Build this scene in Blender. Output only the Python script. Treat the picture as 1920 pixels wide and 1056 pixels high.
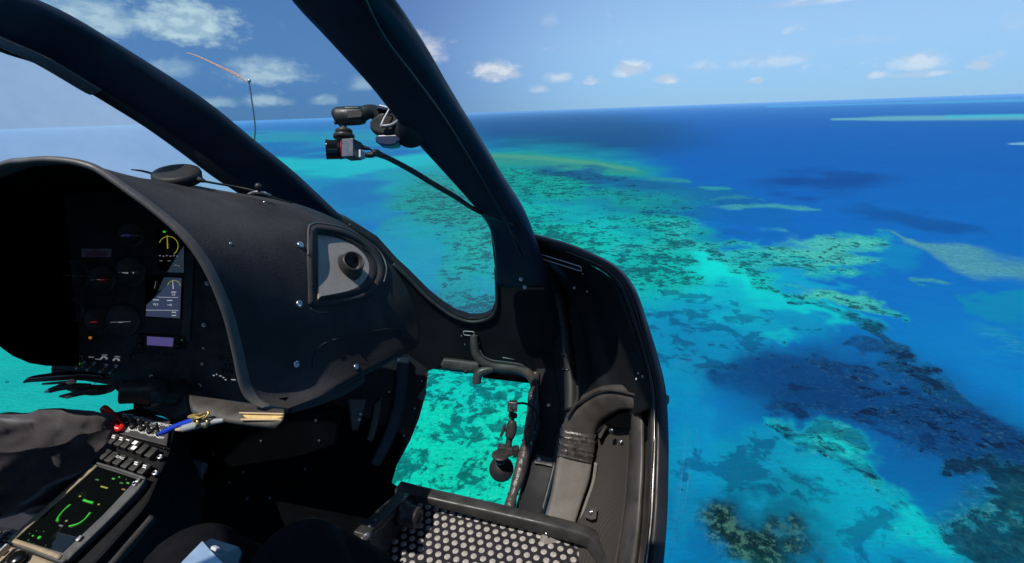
import bpy, bmesh, math, random
import numpy as np
from mathutils import Vector, Matrix, noise as mnoise

for o in list(bpy.data.objects):
    bpy.data.objects.remove(o)
SC = bpy.context.scene
COL = SC.collection
random.seed(7)

# ------------------------------------------------------------------ camera
FPX = 907.0                        # focal length in pixels of a 1920 wide frame (17 mm lens)
PITCH, ROLL = math.radians(19.35), math.radians(2.0)
R0 = Vector((1, 0, 0)); U0 = Vector((0, math.sin(PITCH), math.cos(PITCH)))
CF = Vector((0, math.cos(PITCH), -math.sin(PITCH)))
CR = R0 * math.cos(ROLL) - U0 * math.sin(ROLL)
CU = U0 * math.cos(ROLL) + R0 * math.sin(ROLL)
cam_data = bpy.data.cameras.new('camera')
cam = bpy.data.objects.new('camera', cam_data); COL.objects.link(cam)
m = Matrix.Identity(4)
for i in range(3):
    m[i][0], m[i][1], m[i][2] = CR[i], CU[i], -CF[i]
cam.matrix_world = m
cam_data.sensor_width = 36.0
cam_data.lens = FPX / 1920 * 36.0
cam_data.clip_start = 0.02
cam_data.clip_end = 400000
SC.camera = cam

# ------------------------------------------------------------------ light
TO_SUN = Vector((-0.262, -0.35, 0.898)).normalized()
sd = bpy.data.lights.new('sun', 'SUN'); sd.energy = 4.6; sd.angle = math.radians(0.53); sd.color = (1.0, 0.955, 0.88)
sun = bpy.data.objects.new('sun', sd); COL.objects.link(sun)
sun.rotation_euler = TO_SUN.to_track_quat('Z', 'Y').to_euler()

def ray(px, py):
    return CR * ((px - 960) / FPX) + CU * ((528 - py) / FPX) + CF

# node shorthand
class NT:
    def __init__(s, tree): s.t = tree; s.n = tree.nodes; s.l = tree.links
    def put(s, sock, v):
        if isinstance(v, bpy.types.NodeSocket): s.l.new(v, sock)
        elif isinstance(v, (tuple, list)) and len(v) == 3 and sock.type == 'RGBA': sock.default_value = (*v, 1)
        else: sock.default_value = v
    def math(s, op, a, b=0.0, c=None, clamp=False):
        n = s.n.new('ShaderNodeMath'); n.operation = op; n.use_clamp = clamp
        s.put(n.inputs[0], a); s.put(n.inputs[1], b)
        if c is not None: s.put(n.inputs[2], c)
        return n.outputs[0]
    def mix(s, f, a, b, mode='MIX'):
        n = s.n.new('ShaderNodeMix'); n.data_type = 'RGBA'; n.blend_type = mode; n.clamp_factor = True
        s.put(n.inputs[0], f); s.put(n.inputs[6], a); s.put(n.inputs[7], b)
        return n.outputs[2]
    def noise(s, vec, scale, detail=4, rough=0.5, dist=0.0, dim='3D'):
        n = s.n.new('ShaderNodeTexNoise'); n.noise_dimensions = dim
        if vec is not None: s.put(n.inputs['Vector'], vec)
        s.put(n.inputs['Scale'], scale); s.put(n.inputs['Detail'], detail); s.put(n.inputs['Roughness'], rough); s.put(n.inputs['Distortion'], dist)
        return n.outputs[0]
    def ramp(s, v, a, b, c=0.0, d=1.0, smooth=True):
        n = s.n.new('ShaderNodeMapRange'); n.interpolation_type = 'SMOOTHSTEP' if smooth else 'LINEAR'
        s.put(n.inputs[0], v); s.put(n.inputs[1], a); s.put(n.inputs[2], b); s.put(n.inputs[3], c); s.put(n.inputs[4], d)
        return n.outputs[0]
    def scale(s, vec, xyz):
        n = s.n.new('ShaderNodeMapping'); s.put(n.inputs[0], vec); n.inputs[3].default_value = xyz
        return n.outputs[0]
    def attr(s, name):
        n = s.n.new('ShaderNodeAttribute'); n.attribute_name = name
        return n
    def bump(s, h, strength, dist=1.0, normal=None):
        n = s.n.new('ShaderNodeBump'); s.put(n.inputs['Strength'], strength); s.put(n.inputs['Distance'], dist); s.put(n.inputs['Height'], h)
        if normal is not None: s.put(n.inputs['Normal'], normal)
        return n.outputs[0]

# ------------------------------------------------------------------ sky
W = bpy.data.worlds.new('World'); SC.world = W; W.use_nodes = True
w = NT(W.node_tree); w.n.clear()
sky = w.n.new('ShaderNodeTexSky'); sky.sky_type = 'NISHITA'; sky.sun_disc = False
sky.sun_elevation = math.asin(TO_SUN.z); sky.sun_rotation = math.atan2(TO_SUN.x, TO_SUN.y)
sky.altitude = 200; sky.air_density = 1.0; sky.dust_density = 0.0; sky.ozone_density = 4.0
tc = w.n.new('ShaderNodeTexCoord'); dirv = tc.outputs['Generated']
sep = w.n.new('ShaderNodeSeparateXYZ'); w.l.new(dirv, sep.inputs[0])
az = w.math('ARCTAN2', sep.outputs[0], sep.outputs[1]); el = w.math('ARCSINE', sep.outputs[2])
comb = w.n.new('ShaderNodeCombineXYZ'); w.put(comb.inputs[0], w.math('MULTIPLY', az, 1.0)); w.put(comb.inputs[1], w.math('MULTIPLY', el, 1.7))
av = comb.outputs[0]
n_big = w.noise(av, 9.0, 6, 0.58)
n_fine = w.noise(av, 34.0, 6, 0.62)
n_edge = w.math('ADD', w.math('MULTIPLY', w.math('SUBTRACT', n_big, 0.5), 1.5), w.math('MULTIPLY', w.math('SUBTRACT', n_fine, 0.5), 1.35))
def azel(px, py):
    r = ray(px, py).normalized()
    return math.atan2(r.x, r.y), math.asin(r.z)
# cumulus: centre, half sizes (image pixels of the photograph's frame), strength, softness
CLOUDS = [(355, 50, 88, 44, .95, .55), (165, 42, 95, 42, .8, .7), (505, 140, 78, 28, .7, .8), (395, 193, 55, 12, .65, .7), (500, 190, 40, 14, .6, .8), (330, 130, 45, 22, .5, .9),
          (608, 190, 24, 10, .55, .8), (785, 95, 42, 34, .75, .8), (930, 137, 42, 20, .85, .6), (1048, 147, 24, 12, .6, .8), (1108, 154, 14, 8, .6, .7), (1008, 168, 18, 9, .4, .8),
          (1185, 131, 30, 18, .8, .7), (1250, 149, 18, 12, .75, .7), (1318, 125, 40, 14, .3, .9), (1440, 116, 75, 18, .38, .9), (1418, 152, 14, 7, .6, .7), (1640, 142, 20, 8, .5, .7), (1725, 118, 52, 22, .62, .8),
          (1838, 121, 24, 14, .7, .7), (1730, 140, 60, 7, .5, .8), (1620, 76, 48, 10, .25, .9), (1600, -6, 150, 10, .5, .9), (1030, 42, 16, 14, .22, .9), (1900, 48, 30, 20, .2, .9), (680, 160, 24, 14, .45, .9)]
mask = None; under = None
for (cx, cy, rx, ry, st, so) in CLOUDS:
    a0, e0 = azel(cx, cy); a1, _ = azel(cx + rx, cy); _, e1 = azel(cx, cy - ry)
    sx = abs(a1 - a0) * 1.2; sy = abs(e1 - e0) * 1.2
    dx = w.math('DIVIDE', w.math('SUBTRACT', az, a0), sx); dy = w.math('DIVIDE', w.math('SUBTRACT', el, e0), sy)
    # flatter below, rounder on top
    dyb = w.math('MULTIPLY', w.math('MINIMUM', dy, 0.0), 1.45); dyt = w.math('MAXIMUM', dy, 0.0); dy2 = w.math('ADD', dyb, dyt)
    r = w.math('SQRT', w.math('ADD', w.math('MULTIPLY', dx, dx), w.math('MULTIPLY', dy2, dy2)))
    r = w.math('ADD', r, n_edge)
    k = w.ramp(r, 1.18, 1.0 - so * .95, 0.0, st * .85)
    mask = k if mask is None else w.math('MAXIMUM', mask, k)
# far low cumulus round the whole horizon, beyond the individual clouds
band = w.math('MULTIPLY', w.ramp(el, 0.0, 0.05), w.ramp(el, 0.30, 0.10))
far_n = w.noise(av, 17.0, 6, 0.6)
far = w.math('MULTIPLY', w.ramp(far_n, 0.60, 0.78, 0.0, 0.35), band)
mask = w.math('MAXIMUM', mask, far)
dens = w.math('MULTIPLY', mask, w.ramp(n_big, 0.2, 0.7, 0.75, 1.05))
skyc = w.mix(1.0, sky.outputs[0], (0.68, 0.88, 1.10), 'MULTIPLY')
# the sky a quarter turn from the sun, darkened by the polarised light
pol = w.n.new('ShaderNodeVectorMath'); pol.operation = 'DOT_PRODUCT'; w.l.new(dirv, pol.inputs[0]); pol.inputs[1].default_value = Vector((TO_SUN.x, TO_SUN.y, 0)).normalized()
pd = w.math('MAXIMUM', w.math('SUBTRACT', -0.72, pol.outputs['Value']), w.math('SUBTRACT', pol.outputs['Value'], 0.0))
skyc = w.mix(0.62, skyc, (2.85, 4.55, 6.6))            # thin humid veil over the whole sky
skyc = w.mix(w.ramp(pd, -0.10, 0.24, 0.95, 0.0), skyc, w.mix(1.0, skyc, (0.31, 0.37, 0.56), 'MULTIPLY'))
skyc = w.mix(w.ramp(el, -0.02, 0.13, 0.85, 0.0), skyc, w.mix(1.0, skyc, (0.52, 0.72, 0.92), 'MULTIPLY'))   # thick air low down
vo = w.n.new('ShaderNodeVectorMath'); vo.operation = 'ADD'; w.l.new(av, vo.inputs[0]); vo.inputs[1].default_value = (-0.006, 0.022, 0)
n_up = w.noise(vo.outputs[0], 20.0, 4, 0.55); n_here = w.noise(av, 20.0, 4, 0.55)
cl_col = w.mix(w.ramp(w.math('SUBTRACT', n_here, n_up), -0.08, 0.08), (4.5, 4.9, 5.7), (6.8, 6.8, 6.9))
final = w.mix(dens, skyc, cl_col)
bg = w.n.new('ShaderNodeBackground'); bg.inputs[1].default_value = 0.13
w.l.new(final, bg.inputs[0])
wo = w.n.new('ShaderNodeOutputWorld'); w.l.new(bg.outputs[0], wo.inputs[0])

# ------------------------------------------------------------------ exposure
vs = SC.view_settings
vs.view_transform = 'Standard'; vs.look = 'None'; vs.exposure = 0.0; vs.gamma = 1.0; vs.use_curve_mapping = False
SC.cycles.use_denoising = True
SC.cycles.max_bounces = 8; SC.cycles.transparent_max_bounces = 16; SC.cycles.volume_bounces = 1
SC.cycles.sample_clamp_indirect = 6.0

# ------------------------------------------------------------------ sea
ALT = 180.0
def lin(c): 
    c = np.asarray(c, float) / 255.0
    return np.where(c <= 0.04045, c / 12.92, ((c + 0.055) / 1.055) ** 2.4)

def hash2(ix, iy, seed):
    h = (ix * 374761393 + iy * 668265263 + seed * 974711) & 0x7fffffff
    h = ((h ^ (h >> 13)) * 1274126177) & 0x7fffffff
    return ((h ^ (h >> 16)) & 0xffff) / 65535.0
def vnoise(x, y, seed=0):
    ix = np.floor(x).astype(np.int64); iy = np.floor(y).astype(np.int64)
    fx = x - ix; fy = y - iy; fx = fx * fx * (3 - 2 * fx); fy = fy * fy * (3 - 2 * fy)
    a = hash2(ix, iy, seed); b = hash2(ix + 1, iy, seed); c = hash2(ix, iy + 1, seed); d = hash2(ix + 1, iy + 1, seed)
    return (a * (1 - fx) + b * fx) * (1 - fy) + (c * (1 - fx) + d * fx) * fy
def fbm(x, y, oct=5, seed=0):
    s = 0; a = 0.5; t = 0
    for k in range(oct):
        s = s + a * vnoise(x * 2 ** k, y * 2 ** k, seed + k * 17); t += a; a *= 0.55
    return s / t - 0.5

def build_sea():
    # rings spaced evenly in viewing angle, spokes dense ahead and sparse behind
    azs = np.concatenate([np.linspace(-math.pi, -1.15, 40)[:-1], np.linspace(-1.15, 1.0, 760)[:-1], np.linspace(1.0, math.pi, 40)])
    down = np.concatenate([[1.5707, 1.35, 1.15], np.linspace(1.0, 0.004, 560)])
    rad = np.concatenate([ALT / np.tan(down), [60000.0, 110000.0]])
    rad[0] = 0.01
    A, Rr = np.meshgrid(azs, rad)
    X = Rr * np.sin(A); Y = Rr * np.cos(A)
    nr, na = X.shape
    x = X.ravel(); y = Y.ravel(); N = x.size
    P = np.stack([x, y, np.full(N, -ALT)], 1)
    # bearing / dip of every sea point, as metres-to-angle chart (the chart the reef survey below is drawn on)
    cr, cu, cf = np.array(CR), np.array(CU), np.array(CF)
    dz = P @ cf; dzs = np.maximum(dz, 1.0)
    u = 960 + FPX * (P @ cr) / dzs; v = 528 - FPX * (P @ cu) / dzs
    bad = dz < 5.0
    u = np.where(bad, np.where(x > 0, 4000, -2000), u); v = np.where(bad, 2600, v)
    u = np.clip(u, -2500, 4500); v = np.clip(v, 100, 2600)
    dist = np.hypot(x, y)
    # warps in world metres, growing with distance so that edges stay organic everywhere
    sc1 = 1.0 / (dist * 0.10 + 10); 
    lx = np.log(dist + 1.0) * 7.0; la = np.arctan2(x, y) * 9.0
    w1 = fbm(la, lx, 5, 3); w2 = fbm(la + 31, lx + 11, 5, 9); w3 = fbm(la * 3.1, lx * 3.1, 4, 21)
    vdep = np.clip((v - 180) / 250, 0.05, 1.6)
    uu = u + w1 * 190 * np.clip(vdep, .35, 1.2); vv = v + w2 * 85 * vdep + w3 * 16 * vdep
    col = np.zeros((N, 3)); coral = np.zeros(N); fleck = np.zeros(N); big = np.zeros(N)
    # open water
    ky = [150, 190, 230, 300, 400, 520, 650, 800, 1000, 1500]
    dr = [(30, 105, 175), (8, 98, 180), (0, 90, 178), (0, 92, 184), (0, 100, 192), (0, 108, 196), (0, 118, 198), (0, 128, 194), (0, 132, 190), (0, 130, 180)]
    dl = lin(dr)
    for k in range(3):
        col[:, k] = np.interp(v, ky, dl[:, k])
    def put(a, c=None, co=None, fl=None, bg=None):
        nonlocal col, coral, fleck, big
        if c is not None: col = col * (1 - a[:, None]) + lin(c)[None, :] * a[:, None]
        if co is not None: coral = coral * (1 - a) + co * a
        if fl is not None: fleck = fleck * (1 - a) + fl * a
        if bg is not None: big = big * (1 - a) + bg * a
    def sm(t): t = np.clip(t, 0, 1); return t * t * (3 - 2 * t)
    def ell(cx, cy, rx, ry, rot, c, al=1.0, soft=.5, co=None, fl=None, bg=None, warp=1.0):
        a = math.radians(rot); dx = u + (uu - u) * warp - cx; dy = v + (vv - v) * warp - cy
        p = (dx * math.cos(a) + dy * math.sin(a)) / rx; q = (-dx * math.sin(a) + dy * math.cos(a)) / ry
        r = np.sqrt(p * p + q * q)
        put(sm((1 + soft * .5 - r) / soft) * al, c, co, fl, bg)
    def line(pts, c, al=1.0, soft=.7, co=None, fl=None, bg=None, asp=1.0, warp=1.0):
        # pts: (x, y, half width); asp squeezes x so that streaks stay thin
        X_ = u + (uu - u) * warp; Y_ = v + (vv - v) * warp
        best = np.full(N, 1e9)
        for (x0, y0, h0), (x1, y1, h1) in zip(pts[:-1], pts[1:]):
            ex, ey = (x1 - x0) * asp, y1 - y0; L = ex * ex + ey * ey
            t = np.clip(((X_ - x0) * asp * ex + (Y_ - y0) * ey) / L, 0, 1)
            d = np.hypot((X_ - x0) * asp - t * ex, Y_ - y0 - t * ey) / (h0 + (h1 - h0) * t)
            best = np.minimum(best, d)
        put(sm((1 + soft * .5 - best) / soft) * al, c, co, fl, bg)
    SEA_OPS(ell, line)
    # hidden country beyond the surveyed field settles to open reef-lagoon water
    me = bpy.data.meshes.new('sea')
    idx = np.arange(nr * na).reshape(nr, na)
    q = np.stack([idx[:-1, :-1], idx[:-1, 1:], idx[1:, 1:], idx[1:, :-1]], -1).reshape(-1, 4)[:, ::-1]
    me.vertices.add(N); me.vertices.foreach_set('co', P.astype(np.float32).ravel())
    me.loops.add(q.size); me.loops.foreach_set('vertex_index', q.astype(np.int32).ravel())
    me.polygons.add(len(q)); me.polygons.foreach_set('loop_start', np.arange(0, q.size, 4, dtype=np.int32)); me.polygons.foreach_set('loop_total', np.full(len(q), 4, np.int32))
    me.update(calc_edges=True); me.validate()
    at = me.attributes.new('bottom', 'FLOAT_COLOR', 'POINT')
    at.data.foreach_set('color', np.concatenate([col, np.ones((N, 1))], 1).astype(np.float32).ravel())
    for nm, arr in (('coral', coral), ('fleck', fleck), ('bigpatch', big)):
        b = me.attributes.new(nm, 'FLOAT', 'POINT'); b.data.foreach_set('value', arr.astype(np.float32))
    o = bpy.data.objects.new('sea', me); COL.objects.link(o); o['kind'] = 'structure'
    o['label'] = 'blue and turquoise sea over coral reef flats and sand'
    mt = bpy.data.materials.new('sea_water'); mt.use_nodes = True
    s = NT(mt.node_tree); s.n.clear()
    geo = s.n.new('ShaderNodeNewGeometry'); pos = geo.outputs['Position']
    base = s.attr('bottom').outputs['Color']; co_ = s.attr('coral').outputs['Fac']; fl_ = s.attr('fleck').outputs['Fac']; bg_ = s.attr('bigpatch').outputs['Fac']
    wn = s.n.new('ShaderNodeTexNoise'); s.put(wn.inputs['Vector'], pos); wn.inputs['Scale'].default_value = 0.02; wn.inputs['Detail'].default_value = 3
    vm = s.n.new('ShaderNodeVectorMath'); vm.operation = 'MULTIPLY_ADD'; s.put(vm.inputs[0], wn.outputs['Color']); vm.inputs[1].default_value = (26, 26, 0); s.put(vm.inputs[2], pos)
    wp = vm.outputs[0]
    n1 = s.noise(wp, 0.13, 7, 0.66, 0.2)          # coral heads, 5 to 12 m
    n2 = s.noise(wp, 0.028, 4, 0.55)               # their groups
    n3 = s.noise(wp, 0.048, 6, 0.58, 0.3)          # bommie patches, 20 to 30 m
    n4 = s.noise(pos, 0.40, 4, 0.65)               # sand and rubble
    n5 = s.noise(wp, 0.0075, 4, 0.55)
    vv_ = s.math('ADD', s.math('MULTIPLY', n1, 0.62), s.math('MULTIPLY', n2, 0.38))
    thr = s.ramp(co_, 0.0, 1.0, 0.69, 0.345, smooth=False)
    m1 = s.ramp(s.math('SUBTRACT', vv_, thr), -0.012, 0.035)
    n6 = s.noise(wp, 0.058, 7, 0.64, 0.3)
    vv6 = s.math('ADD', s.math('MULTIPLY', n6, 0.72), s.math('MULTIPLY', n2, 0.28))
    m6 = s.ramp(s.math('SUBTRACT', vv6, s.math('ADD', thr, 0.055)), -0.012, 0.03)
    m1 = s.math('MAXIMUM', m1, m6)
    vv3 = s.math('ADD', s.math('MULTIPLY', n3, 0.8), s.math('MULTIPLY', n1, 0.2))
    thr3 = s.ramp(bg_, 0.0, 1.0, 0.72, 0.40, smooth=False)
    m3 = s.ramp(s.math('SUBTRACT', vv3, thr3), -0.022, 0.05)
    # gentle depth change of the bottom
    base2 = s.mix(s.ramp(s.math('ADD', s.math('MULTIPLY', n5, .5), s.math('MULTIPLY', n2, .5)), 0.35, 0.65, 0.0, 0.55), base, s.mix(1.0, base, (0.55, 0.80, 0.93), 'MULTIPLY'))
    base2 = s.mix(s.math('MULTIPLY', s.ramp(n4, 0.35, 0.70), s.ramp(co_, 0.05, 0.5, 0.0, 0.42)), base2, s.mix(1.0, base2, (0.4, 0.66, 0.72), 'MULTIPLY'))
    n8 = s.noise(wp, 0.42, 5, 0.7)
    base2 = s.mix(s.math('MULTIPLY', s.ramp(n8, 0.53, 0.66), s.ramp(co_, 0.03, 0.4, 0.0, 0.65)), base2, s.mix(1.0, base2, (0.35, 0.55, 0.62), 'MULTIPLY'))
    base2 = s.mix(s.math('MULTIPLY', s.ramp(n8, 0.46, 0.34), s.ramp(co_, 0.03, 0.4, 0.0, 0.30)), base2, s.mix(1.0, base2, (0.10, 0.22, 0.20), 'ADD'))
    # pale rubble flecks on reef flats
    fm = s.math('MULTIPLY', s.ramp(s.noise(wp, 0.22, 5, 0.74), 0.49, 0.60), fl_)
    flat = s.mix(fm, base2, s.mix(0.45, s.mix(1.0, base2, (0.01, 0.04, 0.035), 'ADD'), s.mix(1.0, base2, (0.12, 0.26, 0.22), 'ADD')))
    tint = s.mix(s.ramp(n1, 0.45, 0.7), (0.22, 0.34, 0.42), (0.08, 0.15, 0.20))
    c1 = s.mix(1.0, flat, tint, 'MULTIPLY')
    out = s.mix(s.math('MULTIPLY', m1, 0.92), flat, c1)
    out = s.mix(s.math('MULTIPLY', m3, 0.80), out, s.mix(1.0, out, (0.30, 0.40, 0.52), 'MULTIPLY'))
    out = s.mix(1.0, out, (0.62, 0.735, 0.605), 'MULTIPLY')
    # ripples
    rp = s.scale(pos, (0.6, 1.5, 1.0))
    h = s.math('ADD', s.noise(rp, 0.33, 5, 0.62), s.math('MULTIPLY', s.noise(rp, 0.06, 3, 0.5), 1.4))
    bmp = s.bump(h, 0.9, 1.6)
    df = s.n.new('ShaderNodeBsdfDiffuse'); s.put(df.inputs[0], out); s.put(df.inputs['Normal'], bmp)
    gl = s.n.new('ShaderNodeBsdfGlossy'); gl.inputs['Roughness'].default_value = 0.18; s.put(gl.inputs['Normal'], bmp)
    fr = s.n.new('ShaderNodeFresnel'); fr.inputs['IOR'].default_value = 1.33; s.put(fr.inputs['Normal'], bmp)
    bs = s.n.new('ShaderNodeMixShader'); s.put(bs.inputs[0], s.math('MULTIPLY', fr.outputs[0], 0.03)); s.l.new(df.outputs[0], bs.inputs[1]); s.l.new(gl.outputs[0], bs.inputs[2])
    mo = s.n.new('ShaderNodeOutputMaterial'); s.l.new(bs.outputs[0], mo.inputs[0])
    me.materials.append(mt)
    return o

def SEA_OPS(ell, line):
    # --- seen past the windscreen, left of the door pillar
    ell(60, 300, 330, 60, 0, (40, 120, 190), .7, 1.0)
    ell(700, 330, 330, 75, 0, (0, 162, 190), .9, 1.0, co=.05)
    line([(380, 262, 5), (560, 256, 8), (720, 258, 10), (850, 262, 12)], (20, 150, 172), .8, 1.0, asp=.5)
    line([(470, 282, 9), (620, 280, 9), (780, 276, 8)], (0, 98, 184), .85, 1.0, asp=.4)
    line([(520, 312, 13), (680, 310, 15), (830, 300, 12)], (0, 192, 206), .9, .9, asp=.4)
    line([(560, 345, 10), (680, 335, 8)], (0, 140, 200), .8, .9, asp=.4)
    ell(690, 372, 120, 26, 4, (0, 112, 186), .9, .9)
    ell(640, 440, 110, 40, 0, (0, 128, 205), .8, .9)
    ell(850, 400, 130, 85, -10, (0, 165, 158), .95, .8, co=.56)
    ell(800, 490, 130, 60, 0, (0, 162, 196), .9, .8, co=.20, bg=.25)
    ell(900, 520, 60, 80, 0, (0, 168, 176), .9, .8, co=.42)
    ell(900, 580, 70, 30, 0, (0, 150, 160), .9, .8, co=.62)
    # --- reef north of the pillar
    ell(1060, 246, 230, 40, 3, (0, 68, 124), .9, 1.0)
    ell(1080, 400, 240, 110, 8, (0, 168, 160), 1, .7, co=.56)
    line([(880, 300, 14), (1000, 303, 16), (1110, 312, 13), (1200, 325, 5)], (18, 146, 142), 1, .6, co=.2, asp=.6, fl=.35, warp=.3)
    line([(915, 298, 7), (1010, 303, 9), (1110, 313, 9), (1190, 322, 3.5)], (50, 140, 130), .7, 1.0, asp=.8, fl=.4, warp=.12)
    line([(925, 293, 3), (1010, 297, 3.5), (1110, 307, 4), (1190, 319, 2.5)], (92, 156, 126), .6, 1.0, asp=.8, fl=.5, warp=.12)
    ell(1150, 340, 150, 13, 5, (0, 84, 138), .9, .7)
    line([(1225, 334, 4), (1300, 339, 3)], (50, 150, 150), .8, .8, asp=.5, warp=.3)
    ell(1280, 362, 170, 26, 6, (0, 104, 160), .75, .9, co=.3)
    ell(1120, 400, 95, 24, 6, (0, 104, 152), .92, .8, co=.22)
    line([(1320, 350, 2.5), (1370, 353, 2.5)], (50, 150, 160), .8, .8, asp=.4, warp=.3)
    line([(1310, 376, 1), (1360, 372, 4), (1440, 369, 1)], (44, 142, 158), .55, 1.3, asp=.4, warp=.5, fl=.5)
    line([(1310, 395, 1), (1370, 391, 4), (1450, 385, 5), (1500, 389, 7), (1535, 393, 1)], (66, 158, 164), .75, 1.3, asp=.4, fl=.9, warp=.5)
    ell(1360, 408, 150, 14, 6, (0, 98, 178), .85, .9)
    ell(1560, 338, 110, 20, 3, (0, 66, 148), .85, 1.0)  # cloud shadow painted as a dark blue patch
    # --- lagoon
    ell(1180, 530, 260, 110, 18, (0, 198, 200), 1, .8, co=.46)
    ell(1110, 540, 120, 70, 10, (0, 190, 182), .9, .8, co=.62)
    ell(1010, 470, 100, 60, 0, (0, 182, 168), .9, .8, co=.60)
    ell(1340, 500, 95, 40, 14, (0, 216, 216), 1, .9, co=.14)
    line([(1150, 455, 12), (1280, 445, 14), (1400, 470, 22), (1520, 470, 26), (1600, 465, 20)], (20, 182, 182), .9, .8, co=.58, fl=.8, asp=.7)
    ell(1530, 460, 80, 20, 5, (80, 186, 178), .8, .9, co=.46, fl=1.0)
    ell(1660, 470, 60, 22, 10, (0, 132, 192), .8, .9)
    line([(1400, 500, 24), (1470, 545, 18), (1540, 560, 18), (1640, 580, 18), (1690, 600, 8)], (10, 190, 190), .9, .8, co=.66, asp=.9)
    ell(1590, 565, 85, 20, 16, (70, 184, 176), .85, .9, co=.52, fl=1.0)
    ell(1510, 515, 70, 16, 8, (0, 165, 206), .85, .9, co=.08)
    ell(1330, 590, 130, 55, 10, (0, 180, 208), .95, .9, co=.10, bg=.68)
    ell(1450, 560, 60, 25, 20, (0, 200, 212), .9, .9, co=.10)
    ell(1520, 600, 90, 24, 18, (0, 200, 212), .95, .8, co=.12)
    ell(1260, 660, 120, 70, 0, (0, 150, 198), .95, .9, co=.05, bg=.68)
    ell(1410, 640, 110, 44, 10, (0, 154, 202), .9, .9, bg=.68)
    ell(1230, 500, 60, 60, 0, (0, 182, 176), .85, .8, co=.58)
    # --- right hand reefs
    line([(1640, 438, 1), (1700, 452, 4), (1770, 468, 7), (1850, 494, 14), (1960, 522, 18)], (92, 154, 160), .7, 1.6, asp=.7, fl=.9, warp=.55)
    ell(1750, 515, 26, 9, 8, (60, 150, 160), .8, .9, fl=.6)
    ell(1720, 415, 120, 16, 10, (0, 74, 150), .7, 1.0)
    line([(1820, 560, 12), (1940, 590, 24)], (0, 138, 178), .7, 1.0, asp=.7)
    ell(1900, 640, 60, 20, 10, (10, 140, 180), .6, 1.0, fl=.5)
    ell(1800, 690, 220, 70, 14, (0, 122, 200), .8, 1.0)
    # --- dark navy band: cloud shadow painted into the sea colour, coral in it
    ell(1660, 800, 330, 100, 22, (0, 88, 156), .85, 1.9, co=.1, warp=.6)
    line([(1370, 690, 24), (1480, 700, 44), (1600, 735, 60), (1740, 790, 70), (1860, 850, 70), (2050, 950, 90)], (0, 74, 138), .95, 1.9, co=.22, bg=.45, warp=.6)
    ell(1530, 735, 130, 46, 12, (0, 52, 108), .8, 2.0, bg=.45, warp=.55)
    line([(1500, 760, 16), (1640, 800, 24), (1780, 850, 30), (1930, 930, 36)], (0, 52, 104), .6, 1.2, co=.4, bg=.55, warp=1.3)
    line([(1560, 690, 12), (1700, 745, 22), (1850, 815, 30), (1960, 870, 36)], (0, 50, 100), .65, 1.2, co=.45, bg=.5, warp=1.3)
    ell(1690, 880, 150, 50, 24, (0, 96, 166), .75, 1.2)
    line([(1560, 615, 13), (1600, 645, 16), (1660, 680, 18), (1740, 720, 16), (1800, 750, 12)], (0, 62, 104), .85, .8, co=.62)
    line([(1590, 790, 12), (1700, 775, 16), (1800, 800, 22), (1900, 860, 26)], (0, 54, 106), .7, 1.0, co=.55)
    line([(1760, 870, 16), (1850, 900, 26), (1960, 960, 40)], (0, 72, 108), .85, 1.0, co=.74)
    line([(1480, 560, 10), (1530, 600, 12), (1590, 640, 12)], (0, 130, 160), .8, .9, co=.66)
    # --- near shallows
    ell(1400, 880, 190, 70, 10, (0, 146, 184), .9, 1.0, co=.22, bg=.80)
    line([(1480, 810, 22), (1560, 850, 30), (1640, 920, 34), (1720, 1000, 40)], (0, 166, 188), .9, .9, co=.38, bg=.80)
    ell(1540, 845, 60, 30, 40, (10, 160, 170), .8, .9, co=.55, fl=.6)
    ell(1560, 862, 34, 14, 30, (0, 196, 206), .8, .9)
    ell(1620, 905, 30, 16, 30, (20, 150, 150), .7, .9, co=.6, fl=.7)
    ell(1560, 960, 140, 64, 12, (0, 162, 194), .95, .9, bg=.68)
    ell(1730, 1000, 80, 34, 30, (0, 190, 202), .95, .9, co=.2, bg=.4)
    ell(1660, 1070, 130, 50, 0, (0, 140, 186), .8, .9, bg=.74)
    ell(1890, 1010, 110, 90, 20, (0, 112, 132), .9, .8, co=.78, fl=.5)
    ell(1380, 985, 150, 82, 10, (0, 84, 118), .85, .9, co=.1)
    ell(1400, 1000, 100, 50, 16, (6, 40, 42), 1, .7, co=.3, fl=.85)
    ell(1440, 1060, 90, 40, 10, (10, 62, 62), .9, .8, co=.4, fl=.8)
    ell(1275, 900, 40, 170, 0, (0, 146, 200), .6, 1.0)
    ell(1300, 1050, 60, 40, 0, (0, 110, 168), .8, 1.0)
    # --- under the nose
    ell(870, 830, 230, 190, 0, (0, 220, 198), 1, .5, co=.50)
    ell(900, 730, 160, 50, 0, (0, 212, 204), .9, .8, co=.58)
    ell(900, 890, 110, 60, 0, (10, 214, 184), .7, .9, co=.46)
    ell(60, 720, 330, 110, 0, (20, 176, 176), 1, .6, co=.16)
    # --- far reefs and cays
    line([(1560, 224, 1.6), (1660, 222, 4), (1780, 221, 4.5), (1950, 219, 5)], (118, 178, 190), .85, 1.1, asp=.35, warp=.2)
    line([(1780, 219, 2.5), (1960, 216, 3)], (40, 190, 212), .7, 1.1, asp=.35, warp=.2)
    line([(1440, 200, 1.3), (1640, 195, 1.8), (1960, 187, 2.2)], (60, 180, 215), .7, .9, asp=.3, warp=.2)
    line([(1897, 270, 2.2), (1960, 268, 3)], (150, 200, 215), .8, .9, asp=.4, warp=.2)
sea = build_sea()

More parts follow.
